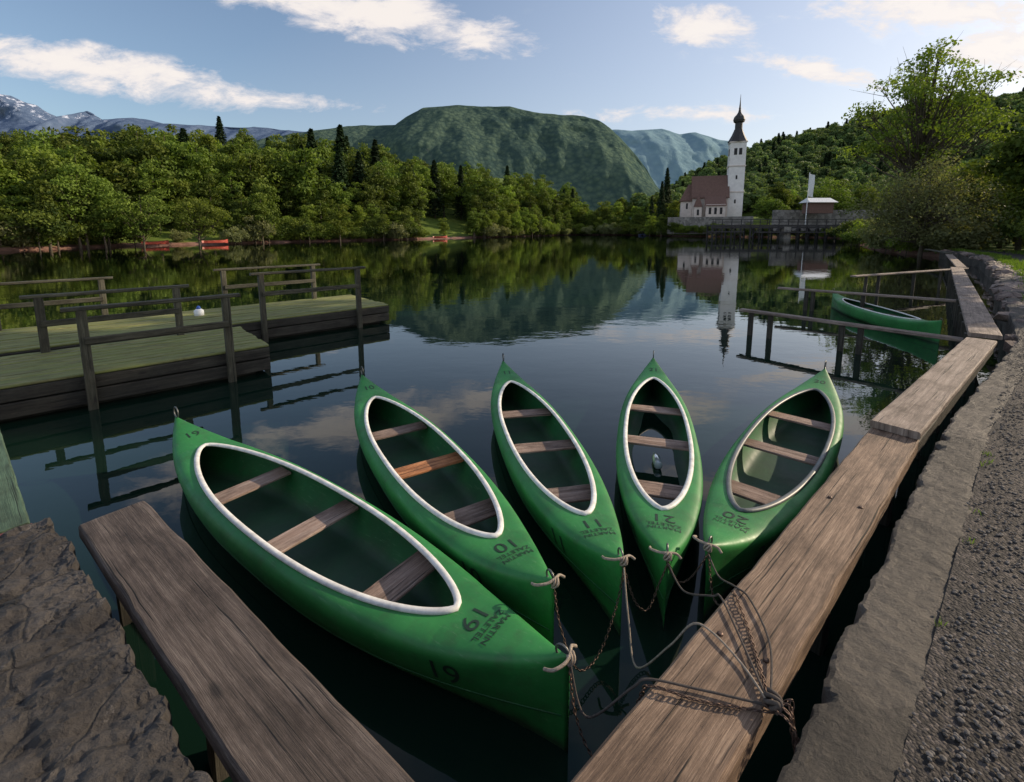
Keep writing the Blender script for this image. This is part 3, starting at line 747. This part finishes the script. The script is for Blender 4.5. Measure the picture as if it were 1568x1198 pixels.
# left stone quay
pl=Vector((-2.84,2.74)); nrm=Vector((-dl.y,dl.x)); ns,npp=260,150
def sh(x,y):
    v1=mnoise.fractal(Vector((x*1.6,y*1.6,0)),.9,2,6); c=mnoise.voronoi(Vector((x*2.4+.3*v1,y*2.4+.2*v1,.0)))[0]; e=min((c[1]-c[0])*5,1)
    v2=mnoise.voronoi(Vector((x*6+.5*v1,y*6,2.0)))[0]
    return .645+.03*v1+.018*e+.012*min((v2[1]-v2[0])*3,1)+.018*mnoise.fractal(Vector((x*11,y*11,3)),.7,2,5)
V=[];F=[]
for i in range(ns+1):
    s=-.10+4.2*(i/ns)
    for j in range(npp+3):
        jj=max(j-2,0); q=(jj/npp)
        q=6.0*q**1.7
        ed_=.10+.035*mnoise.fractal(Vector((s*4,1.3,0)),.7,2,5)+.02*mnoise.noise(Vector((s*18,4,0)))
        s_=s+ (.05*mnoise.fractal(Vector((q*5,8,0)),.7,2,5) if i==0 else 0)
        x=pl.x+dl.x*s_-nrm.x*(ed_+q); y=pl.y+dl.y*s_-nrm.y*(ed_+q)
        z=sh(x,y)
        if j==0: z=-.6
        elif j==1: z-=.05; x+=nrm.x*.012; y+=nrm.y*.012
        if i==0 and j>2: z=-.6
        elif i==1: z-=.04
        V.append((x,y,z))
m=npp+3
for i in range(ns):
    for j in range(m-1):
        a=i*m+j; F.append((a,a+m,a+m+1,a+1))
mesh_obj('stone_quay',V,[tuple(reversed(f)) for f in F],M['slab'])
gw=empty('gangway')
g0=Vector((-3.2,2.80)); gd=Vector((-.78,.625)).normalized(); gn=Vector((-gd.y,gd.x))
for k in range(5):
    s=.11+k*.22; a=(g0.x-gn.x*-s,g0.y+gn.y*s); plank('plank',a,(a[0]+gd.x*3.4,a[1]+gd.y*3.4),.212,.04,.57,M['greenboard'],gw)
plank('edge',(g0.x-gd.x*.03,g0.y-gd.y*.03),(g0.x-gd.x*.03+gn.x*1.1,g0.y-gd.y*.03+gn.y*1.1),.05,.08,.565,M['redwood'],gw)

# ------------------------------------------------------------ docks
dd=Vector((.73,.683)).normalized(); dn=Vector((-dd.y,dd.x))
def dp(c,s,p): return (c[0]-dd.x*s+dn.x*p, c[1]-dd.y*s+dn.y*p)
def dock(name,c,length,width,z):
    e=empty(name); n=int(width/.2)
    for k in range(n):
        p=(k+.5)*width/n; plank('deck_board',dp(c,length,p),dp(c,random.uniform(-.02,.02),p),width/n-.024,.04,z+random.uniform(-.008,.008),M['deck'],e)
    for (zz,t) in ((z-.045,.17),(z-.235,.2)):
        plank('fascia',dp(c,length,.03),dp(c,.0,.03),.08,t,zz,M['fascia'],e)
        plank('fascia',dp(c,length,width-.03),dp(c,.0,width-.03),.08,t,zz,M['fascia'],e)
        plank('fascia',dp(c,.035,.075),dp(c,.035,width-.075),.07,t,zz,M['fascia'],e)
    for s in np.arange(.4,length,1.5):
        for p in (.25,width-.25):
            q=dp(c,s,p); vpost('pile',q[0],q[1],-1,z-.05,.14,M['fascia'],e)
    plank('float',dp(c,length,width*.5),dp(c,.2,width*.5),width-.3,.25,z-.30,M['fascia'],e)
    return e
def railing(name,c,s0,s1,p,posts,zb,zt,over=.2,midz=None):
    e=empty(name)
    for s in posts:
        q=dp(c,s,p); vpost('post',q[0],q[1],zb,zt-.04,.11,M['rail'],e,rz=math.atan2(dd.y,dd.x))
    plank('top_rail',dp(c,s1+over,p),dp(c,s0-over,p),.12,.055,zt,M['rail'],e)
    q=-.06
    plank('mid_rail',dp(c,s1,p+q*1.3),dp(c,s0,p+q*1.3),.04,.10,midz or (zt-.42),M['rail'],e)
C1=(-4.22,7.73); C2=(-3.3,12.05)
dock('wooden_dock',C1,6.2,2.05,.5); dock('wooden_dock',C2,8,2.4,.5)
railing('wooden_railing',C1,.6,2.3,-.06,(.6,2.3),-.4,1.45)
railing('wooden_railing',C1,1.0,2.8,1.95,(1.0,2.8),.45,1.45)
railing('wooden_railing',C2,.85,3.05,-.06,(.85,3.05),-.4,1.55)
railing('wooden_railing',C2,1.1,3.3,2.3,(1.1,3.3),.45,1.5)
railing('wooden_railing',C2,5.6,8.6,2.3,(5.6,7.2,8.6),.45,1.45)
by=empty('buoy'); q=dp(C2,4.0,1.5)
v,f=tube([(q[0],q[1],.5),(q[0],q[1],.52),(q[0],q[1],.62),(q[0],q[1],.66)],[.09,.10,.10,.05],sides=16); mesh_obj('body',v,f,M['white'],by,True)
v,f=tube([(q[0],q[1],.66),(q[0],q[1],.70),(q[0],q[1],.73)],[.045,.04,.02],sides=12); mesh_obj('cap',v,f,M['blue'],by,True)
# small red rowing boats drawn up on the far shore
def rowing_boat(x,y,rz):
    e=empty('rowing_boat',(x,y,.25),rz); V=[];F=[]
    st=[(-1.7,.45,.42),(-1.2,.62,.40),(-.4,.70,.38),(.5,.66,.40),(1.3,.42,.46),(1.9,.03,.58)]
    for (a,w_,h) in st:
        for q in ((-w_,h),(-w_*.8,.05),(0,-.05),(w_*.8,.05),(w_,h),(w_-.06,h),(w_*.7,.09),(0,0.0),(-w_*.7,.09),(-w_+.06,h)): V.append((a,q[0],q[1]))
    for i in range(len(st)-1):
        for k in range(10): F.append((i*10+k,(i+1)*10+k,(i+1)*10+(k+1)%10,i*10+(k+1)%10))
    F.append(tuple(range(10))); mesh_obj('hull',V,F,M['red'],e)
    b=B(); b.box((-.8,0,.3),(.28,1.15,.04)); b.box((.4,0,.3),(.28,1.2,.04)); b.obj('thwarts',[M['roofw']],e)
M['roofw']=plain('bench_wood',(.25,.17,.1))
rowing_boat(-46.2,71.5,1.0); rowing_boat(-50.8,65.5,1.3); rowing_boat(-17.2,110.0,.6)

# ------------------------------------------------------------ canoes
def canoe(bow,stern,num,rim='rimw',new=False,beam=.43,water=False,text=True):
    bow=Vector((bow[0],bow[1])); stern=Vector((stern[0],stern[1])); L=(bow-stern).length; c=(bow+stern)/2; hl=L/2
    e=empty('canoe',(c.x,c.y,0),math.atan2(bow.y-stern.y,bow.x-stern.x))
    to=.70
    W=lambda t: beam*max(0,1-abs(t)**2.5)**.95
    def WO(t):
        q=abs(t)/to
        return 0 if q>=1 else (beam-.085)*(1-q**2.3)**.66
    ZS=lambda t: .35+.03*t*t+.15*abs(t)**4.5
    ZK=lambda t: -.10+.04*max(0,(abs(t)-.9)/.1)**2
    ts=sorted(set([round(to*math.sin(x),5) for x in np.linspace(-math.pi/2,math.pi/2,61)]+[round(x,5) for x in list(np.linspace(to+.01,1,24))]+[-round(x,5) for x in list(np.linspace(to+.01,1,24))]))
    na,nb=12,8; V=[];F=[]
    for t in ts:
        w_=W(t); wo=WO(t); zs=ZS(t); dr=.085-.03*abs(t)**3; zb=zs-dr; zk=ZK(t); f_=abs(t)**3
        half=[]
        for k in range(na+1):
            a=k/na; an=a*math.pi/2
            xu=w_*math.sin(an)**.85; zu=1-math.cos(an)**1.15
            xv=w_*a**1.15; zv=a
            half.append((xu*(1-f_)+xv*f_, zk+(zb-zk)*(zu*(1-f_)+zv*f_)))
        for k in range(1,nb+1):
            an=k/nb*math.pi/2; ex=.8
            half.append((wo+(w_-wo)*max(0,math.cos(an))**ex, zb+dr*math.sin(an)**(.62+.2*(1-f_))))
        row=[(-x_,z_) for x_,z_ in reversed(half)]+half[1:]
        V+=[(t*hl,y_,z_) for y_,z_ in row]
    m=2*(na+nb)+1
    for i in range(len(ts)-1):
        for k in range(m-1):
            a=i*m+k; F.append((a,a+m,a+m+1,a+1))
    me=bpy.data.meshes.new('hull'); me.from_pydata(V,[],F)
    bm=bmesh.new(); bm.from_mesh(me); bmesh.ops.remove_doubles(bm,verts=bm.verts,dist=.0006)
    bmesh.ops.recalc_face_normals(bm,faces=bm.faces)
    bm.to_mesh(me); bm.free()
    me.polygons.foreach_set('use_smooth',np.ones(len(me.polygons),dtype=bool))
    p=min(me.polygons,key=lambda p:p.center.z+abs(p.center.x)*.2)
    if p.normal.z>0: me.flip_normals()
    me.update()
    inner=me.copy(); inner.name='inner_hull'
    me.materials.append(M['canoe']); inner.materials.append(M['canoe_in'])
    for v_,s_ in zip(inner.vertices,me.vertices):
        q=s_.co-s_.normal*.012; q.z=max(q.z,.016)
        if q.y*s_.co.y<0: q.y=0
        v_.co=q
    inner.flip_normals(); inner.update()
    ho=bpy.data.objects.new('hull',me); link(ho,e)
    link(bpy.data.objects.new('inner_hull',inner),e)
    bvh=BVHTree.FromPolygons([v.co for v in me.vertices],[tuple(p.vertices) for p in me.polygons])
    us=np.linspace(-math.pi/2,math.pi/2,50); path=[]
    for x in us: t=to*.999*math.sin(x); path.append((t*hl,WO(t),ZS(t)+.006))
    for x in us[::-1][1:-1]: t=to*.999*math.sin(x); path.append((t*hl,-WO(t),ZS(t)+.006))
    P_=[Vector(p) for p in path]; P_.append(P_[0]); cum=[0]
    for a,b_ in zip(P_[:-1],P_[1:]): cum.append(cum[-1]+(b_-a).length)
    res=[]
    for k in range(160):
        s=cum[-1]*k/160; j=max(i for i in range(len(cum)) if cum[i]<=s+1e-9); j=min(j,len(P_)-2)
        q=(s-cum[j])/max(1e-9,cum[j+1]-cum[j]); res.append(P_[j].lerp(P_[j+1],q))
    v,f=tube(res,.022,.016,sides=10,closed=True,ref=(0,0,1)); mesh_obj('coaming',v,f,M[rim],e,True)
    for i,t in enumerate((-.46,-.05,.36)):
        zz=.245; hw_=W(t)-.03
        plank('seat',(t*hl,-hw_),(t*hl,hw_),.19 if i else .22,.024,zz,M['seat_new'] if (new and i==1) else M['seat'],e,wob=.002,bev=.006)
    for s in (-1,1):
        pts=[]
        for t in np.linspace(-.985,.985,70):
            o_=Vector((t*hl,s*1.0,.10+.10*abs(t)**4)); h=bvh.ray_cast(o_,Vector((0,-s,0)))
            if h[0] is not None: pts.append(h[0]+h[1]*.0005)
        v,f=tube(pts,.0045,sides=5); mesh_obj('seam',v,f,M['canoe_in'],e,True)
    def ring(cx,cz,r,th,mat,nm):
        pts=[(cx+r*math.cos(a),0,cz+r*math.sin(a)) for a in np.linspace(0,2*math.pi,20,endpoint=False)]
        v,f=tube(pts,th,sides=6,closed=True,ref=(0,1,0)); mesh_obj(nm,v,f,mat,e,True)
    ring(hl-.04,ZS(1)+.045,.055,.007,M['steel'],'bow_ring')
    ring(-hl+.04,ZS(1)+.0,.035,.006,M['steel'],'stern_ring')
    if text:
        pts=smooth_path([(-hl+.08,.10,.50),(-hl+.03,.10,.525),(-hl-.0,.05,.535),(-hl+.0,0,.54),(-hl+.02,-.05,.53),(-hl+.01,-.08,.51)],6)
        v,f=tube(pts,.008,sides=7); mesh_obj('rope_handle',v,f,M['rope'],e,True)
        kn=[( -hl-.005+.018*math.cos(a*1.0)*math.cos(3*a*.5), .020*math.sin(a)+.0, .52+.022*math.sin(1.5*a)) for a in np.linspace(0,4*math.pi,50)]
        v,f=tube(kn,.0065,sides=6); mesh_obj('knot',v,f,M['rope'],e,True)
        def put_text(s,size,mat,fn):
            cu=bpy.data.curves.new('t','FONT'); cu.body=s; cu.size=size; cu.align_x='CENTER'; cu.align_y='CENTER'; cu.resolution_u=4
            to_=bpy.data.objects.new('t',cu); link(to_); bpy.context.view_layer.update()
            mt=bpy.data.meshes.new_from_object(to_); bpy.data.objects.remove(to_)
            bm=bmesh.new(); bm.from_mesh(mt); bmesh.ops.triangulate(bm,faces=bm.faces)
            for _ in range(2):
                lg=[ed_ for ed_ in bm.edges if ed_.calc_length()>size*.12]
                if lg: bmesh.ops.subdivide_edges(bm,edges=lg,cuts=1); bmesh.ops.triangulate(bm,faces=bm.faces)
            bad=[]
            for v_ in bm.verts:
                o_,d_=fn(v_.co.x,v_.co.y); h=bvh.ray_cast(Vector(o_),Vector(d_))
                if h[0] is None: bad.append(v_); continue
                n_=h[1] if h[1].dot(Vector(d_))<0 else -h[1]
                v_.co=h[0]+n_*.003
            if bad: bmesh.ops.delete(bm,geom=bad,context='VERTS')
            bm.to_mesh(mt); bm.free(); mt.materials.clear(); mt.materials.append(mat)
            link(bpy.data.objects.new('number',mt),e)
        xs=-hl+.62
        put_text(num,.20,M['ink'],lambda a,b_:((xs-a,1.2,.23+b_),(0,-1,0)))
        put_text(num,.20,M['ink'],lambda a,b_:((xs+a,-1.2,.23+b_),(0,1,0)))
        xd=-hl*to-.13
        put_text(num,.15,M['ink'],lambda a,b_:((xd-b_,a*1.2,1.5),(0,0,-1)))
        put_text('MARTIN\nZALETEL',.052,M['ink'],lambda a,b_:((xd-.12-b_,a*1.2,1.5),(0,0,-1)))
        xb=hl*to+.28
        put_text(num,.14,M['ink'],lambda a,b_:((xb+b_,-a,1.5),(0,0,-1)))
    if water:
        V=[(.0+.55*hl*math.cos(a)*(1+.1*math.sin(3*a)),.22*math.sin(a)*(1+.12*math.sin(5*a)),.022) for a in np.linspace(0,2*math.pi,60,endpoint=False)]
        mesh_obj('bilge_water',V,[tuple(range(60))],M['water'],e)
        v,f=tube([(-.30,-.02,.065),(-.29,-.02,.065),(-.12,0,.065),(-.07,.005,.065),(-.04,.008,.065),(-.02,.01,.065)],[.03,.042,.042,.028,.014,.014],sides=14)
        mesh_obj('plastic_bottle',v,f,M['clear'],e,True)
    return e
canoe((-3.59,4.64),(.27,1.87),'19')
canoe((-2.07,6.07),(.24,2.33),'10',new=True,beam=.42)
canoe((-.14,6.74),(.67,2.5),'11',beam=.41)
canoe((2.2,6.91),(.95,2.54),'21',beam=.41,water=True)
canoe((4.5,6.35),(1.23,2.62),'20',rim='rimg',beam=.42)
canoe((10.2,14.4),(9.35,9.75),'12',beam=.40,text=False)

# ------------------------------------------------------------ ropes and chains
def chain(name,pts,parent=None,r=.009,th=.0026):
    P_=smooth_path(pts,16); cum=0; b=B(); nxt=0; k=0
    for a,c in zip(P_[:-1],P_[1:]):
        l=(c-a).length
        while nxt<=cum+l and l>0:
            p=a.lerp(c,(nxt-cum)/l); tg=(c-a).normalized(); s=tg.cross(Vector((0,0,1)))
            if s.length<.1: s=Vector((1,0,0))
            s.normalize(); u=s.cross(tg); q=s if k%2 else u
            q=(q+ (u if k%2 else s)*.5).normalized()
            lp=[p+tg*(math.cos(t)*r*1.5)+q*(math.sin(t)*r) for t in np.linspace(0,2*math.pi,10,endpoint=False)]
            v,f=tube(lp,th,sides=5,closed=True,ref=tg.cross(q)); b.add(v,f); k+=1; nxt+=r*2.2
        cum+=l
    return b.obj(name,[M['metal']],parent,True)
def rope(name,pts,r,mat,parent=None):
    v,f=tube(smooth_path(pts,10),r,sides=7); return mesh_obj(name,v,f,mat,parent,True)
K=(1.0,1.53,.67)
chain('mooring_chain',[(.27,1.86,.48),(.29,1.80,.30),(.36,1.72,.18),(.46,1.66,.25),(.53,1.63,.60),(.57,1.61,.665),(.72,1.56,.662),(.88,1.53,.662),(1.0,1.51,.664)])
chain('mooring_chain',[(.24,2.32,.48),(.27,2.26,.3),(.36,2.18,.12),(.5,2.3,.1),(.62,2.42,.3),(.67,2.48,.48)])
chain('mooring_chain',[(.67,2.48,.48),(.74,2.46,.28),(.82,2.47,.22),(.9,2.52,.35),(.95,2.53,.48)])
chain('mooring_chain',[(.95,2.53,.48),(1.03,2.56,.33),(1.13,2.6,.33),(1.23,2.61,.48)])
chain('mooring_chain',[(1.23,2.60,.48),(1.22,2.5,.3),(1.2,2.35,.35),(1.14,2.13,.62),(1.13,2.08,.664),(1.1,1.9,.662),(1.05,1.7,.662),K])
rope('mooring_rope',[(.67,2.48,.49),(.66,2.3,.3),(.66,2.12,.2),(.78,2.0,.45),(.86,1.94,.63),(.92,1.86,.664),(.98,1.7,.664),K],.005,M['rope'])
rope('mooring_rope',[(.95,2.53,.48),(.98,2.35,.45),(1.03,2.12,.62),(1.05,2.06,.664),(1.03,1.8,.664),K],.005,M['dkrope'])
rope('mooring_rope',[(1.23,2.60,.48),(1.2,2.4,.5),(1.17,2.16,.64),(1.19,2.05,.664),(1.15,1.8,.664),K],.005,M['dkrope'])
rope('mooring_rope',[(.27,1.86,.50),(.33,1.75,.35),(.5,1.66,.6),(.56,1.64,.665),(.75,1.60,.664),K],.005,M['dkrope'])
kn=[Vector(K)+Vector((.03*math.cos(a)*math.cos(1.5*a)+.01,.03*math.sin(a),.02+.02*math.sin(1.5*a))) for a in np.linspace(0,6*math.pi,80)]
v,f=tube(kn,.008,sides=6); mesh_obj('rope_knot',v,f,M['dkrope'],None,True)
for i in range(4):
    chain('mooring_chain',[(.98+.02*i,1.53,.67),(1.02+.02*i,1.47+.02*i,.69),(1.06,1.44+.015*i,.62),(1.07,1.42+.01*i,.5)])

# ------------------------------------------------------------ church
M['plaster']=plain('cream_plaster',(.66,.58,.52),.9,var=.12,scale=1.2); M['tower']=plain('white_tower_plaster',(.78,.75,.72),.9,var=.1,scale=1.0)
M['roof']=plain('brown_shingles',(.15,.085,.065),.85,var=.35,scale=3); M['spire']=plain('dark_spire',(.03,.028,.028),.6,var=.3,scale=2)
M['dark']=plain('dark_opening',(.012,.012,.014),.6,bmp=0)
ch=empty('church',(71.5,150,6.0)); 
ch.rotation_euler=(0,0,math.radians(-18))
b=B(); b.box((0,0,11.6),(4.6,4.6,23.8)); b.obj('tower',[M['tower']],ch)
b=B(); 
for z in (8,16,23.3): b.box((0,0,z),(5.0,5.0,.35))
b.obj('cornices',[M['plaster']],ch)
b=B()
for a in range(4):
    ca,sa=math.cos(a*math.pi/2),math.sin(a*math.pi/2)
    for (ox,z,w_,h) in ((-.7,20.4,.9,2.0),(.7,20.4,.9,2.0),(0,12.5,.5,1.2),(0,5,.5,1.2)):
        cx,cy=ox,-2.31; b.box((cx*ca-cy*sa,cx*sa+cy*ca,z),(w_,.05,h),0,a*math.pi/2)
b.obj('windows',[M['dark']],ch)
prof=[(3.05,23.5),(2.7,24.1),(1.9,25.6),(1.35,27.0),(1.25,27.4),(1.1,27.5),(1.1,29.4),(1.55,29.6),(1.75,30.3),(1.5,31.2),(.8,32.0),(.45,32.6),(.3,33.5),(.12,36),(.04,38)]
v,f=tube([(0,0,z) for r,z in prof],[r for r,z in prof],sides=8,ref=(0,1,0)); mesh_obj('spire',v,f,M['spire'],ch)
v,f=tube([(0,0,33.5),(0,0,33.8),(0,0,34.1)],[.1,.38,.1],sides=10); mesh_obj('orb',v,f,M['spire'],ch,True)
def gable(b,x0,x1,y0,y1,ze,zr,ov=.5,m=0,hip0=0,hip1=0):
    ym=(y0+y1)/2
    for dz in (0,-.25):
        v=[(x0-ov,y0-ov,ze+dz),(x1+ov,y0-ov,ze+dz),(x1+ov-hip1,ym,zr+dz),(x0-ov+hip0,ym,zr+dz),(x0-ov,y1+ov,ze+dz),(x1+ov,y1+ov,ze+dz)]
        fs=[(0,1,2,3),(3,2,5,4)]
        if hip0: fs.append((0,3,4))
        if hip1>0: fs.append((1,5,2))
        b.add(v,fs,m)
nave=[]
b=B(); b.box((-9.3,0,3.0),(13.0,8,6.6)); b.box((-18.0,0,2.6),(4.3,6,5.8)); b.box((-7.5,-5.7,1.8),(7,3.4,4.2)); b.box((-13.8,-5.35,1.6),(2.8,2.6,3.6)); nave.append(b.obj('walls',[M['plaster']],ch))
b=B()
b.add([(-15.82,-4,6.3),(-15.82,4,6.3),(-15.82,0,12.6),(-2.78,-4,6.3),(-2.78,4,6.3),(-2.78,0,12.6)],[(0,1,2),(3,5,4)]); nave.append(b.obj('gables',[M['plaster']],ch))
b=B(); gable(b,-15.8,-2.8,-4,4,6.1,13.2); gable(b,-20.2,-16.4,-3,3,5.3,10.6,hip0=3.2); b.add([(-11.4,-7.8,3.4),(-3.6,-7.8,3.4),(-3.6,-4.1,6.6),(-11.4,-4.1,6.6)],[(0,1,2,3)]); 
b.add([(-15.4,-6.9,3.2),(-12.2,-6.9,3.2),(-13.8,-5.3,7.4),(-15.4,-3.9,3.2),(-12.2,-3.9,3.2)],[(0,1,2),(1,4,2),(3,0,2),(4,3,2)]); nave.append(b.obj('roofs',[M['roof']],ch))
b=B()
for x in (-9.5,-7.5,-5.5): b.box((x,-7.43,1.9),(.9,.05,2.0))
b.box((-17.8,-3.03,3.6),(.7,.05,1.8)); b.box((-13.8,-6.68,1.5),(.8,.05,1.8))
b.box((-20.18,0,3),(.05,.9,2)); nave.append(b.obj('openings',[M['dark']],ch))
for o in nave: o.scale=(.80,1,1.02)
b=B(); b.box((92,121.5,4.6),(46,.8,5.4),0,-.05); b.box((60,141,3.4),(24,.7,5.2),0,-.5); b.obj('stone_wall',[M['wall']])
for i in range(16):
    put(random.choice(Tb),'bush',50+i*1.5+random.uniform(-.5,.5),145-i*.8+random.uniform(-1.5,0),random.uniform(.5,.9),z=random.uniform(.4,1.2))
pr=empty('wooden_bridge'); b=B(); 
x0,x1,yp=48.5,83,114
b.box(((x0+x1)/2,yp,3.2),(x1-x0,3.2,.35)); b.box(((x0+x1)/2,yp-1.5,2.75),(x1-x0,.3,.45)); b.box((52,yp-1.8,1.7),(8,1.8,.3)); b.box((70,yp-2.2,1.6),(22,1.4,.3))
for x in np.arange(x0+.4,x1,2.3):
    for dy in (-1.5,1.4): b.box((x,yp+dy,1.1),(.34,.34,4.2))
    b.box((x,yp-1.5,4.0),(.16,.16,1.5))
for x in np.arange(x0+.4,x1-2.4,4.6):
    v,f=tube([(x,yp-1.75,.3),(x+2.3,yp-1.75,2.8)],.1,sides=4); b.add(v,f)
    v,f=tube([(x+2.3,yp-1.75,.3),(x,yp-1.75,2.8)],.1,sides=4); b.add(v,f)
for z in (4.05,4.7): b.box(((x0+x1)/2,yp-1.5,z),(x1-x0,.1,.16))
b.obj('timber',[M['spire']],pr)
b=B(); b.box((67,yp-.8,1.2),(1.6,2.2,3.4)); b.obj('stone_pier',[M['wall']],pr)
bn=empty('banner_flag'); v,f=tube([(73.6,116,3.3),(73.6,116,16.2)],.09,sides=6); mesh_obj('pole',v,f,M['white'],bn)
V=[];F=[]
for i in range(9):
    for j in range(4):
        V.append((73.68+j*.42,116+.12*math.sin(i*.7+j),15.9-i*.68-j*.1))
for i in range(8):
    for j in range(3):
        a=i*4+j; F.append((a,a+1,a+5,a+4))
mesh_obj('cloth',V,F,M['white'],bn,True)
ks=empty('kiosk'); b=B(); b.box((78,118.5,7.6),(6,3,2.6)); b.obj('walls',[M['roof']],ks); b=B(); b.add([(74.4,116.2,9.0),(81.6,116.2,9.0),(81.0,118.5,10.2),(75.0,118.5,10.2),(74.4,120.8,9.0),(81.6,120.8,9.0)],[(0,1,2,3),(3,2,5,4),(0,3,4),(1,5,2)]); b.obj('roof',[M['white']],ks)
def car(x,y,rz,col):
    z=float(terr([(x,y)])[0])+.0
    e=empty('parked_car',(x,y,z),rz); m_=plain('car_paint',col,.3,bmp=0)
    pr_=[(-2.1,.35),(-2.1,.85),(-1.5,.95),(-1.0,1.42),(.5,1.45),(1.15,.98),(2.0,.85),(2.1,.4)]
    V=[(a,-.82,h) for a,h in pr_]+[(a,.82,h) for a,h in pr_]; n=8
    F=[tuple(range(n)),tuple(range(2*n-1,n-1,-1))]+[(k,k+n,(k+1)%n+n,(k+1)%n) for k in range(n)]
    mesh_obj('body',V,F,m_,e)
    b=B(); b.box((-.25,0,1.2),(1.5,1.66,.32)); b.obj('windows',[M['dark']],e)
    b=B()
    for wx in (-1.3,1.3):
        for wy in (-.8,.8):
            v,f=tube([(wx,wy-.1,.33),(wx,wy+.1,.33)],.33,sides=12,ref=(0,0,1)); b.add(v,f)
    b.obj('wheels',[M['dark']],e)
car(52,160,.2,(.5,.5,.5)); car(47,163,.1,(.08,.1,.2)); car(57,157,.3,(.6,.6,.58))
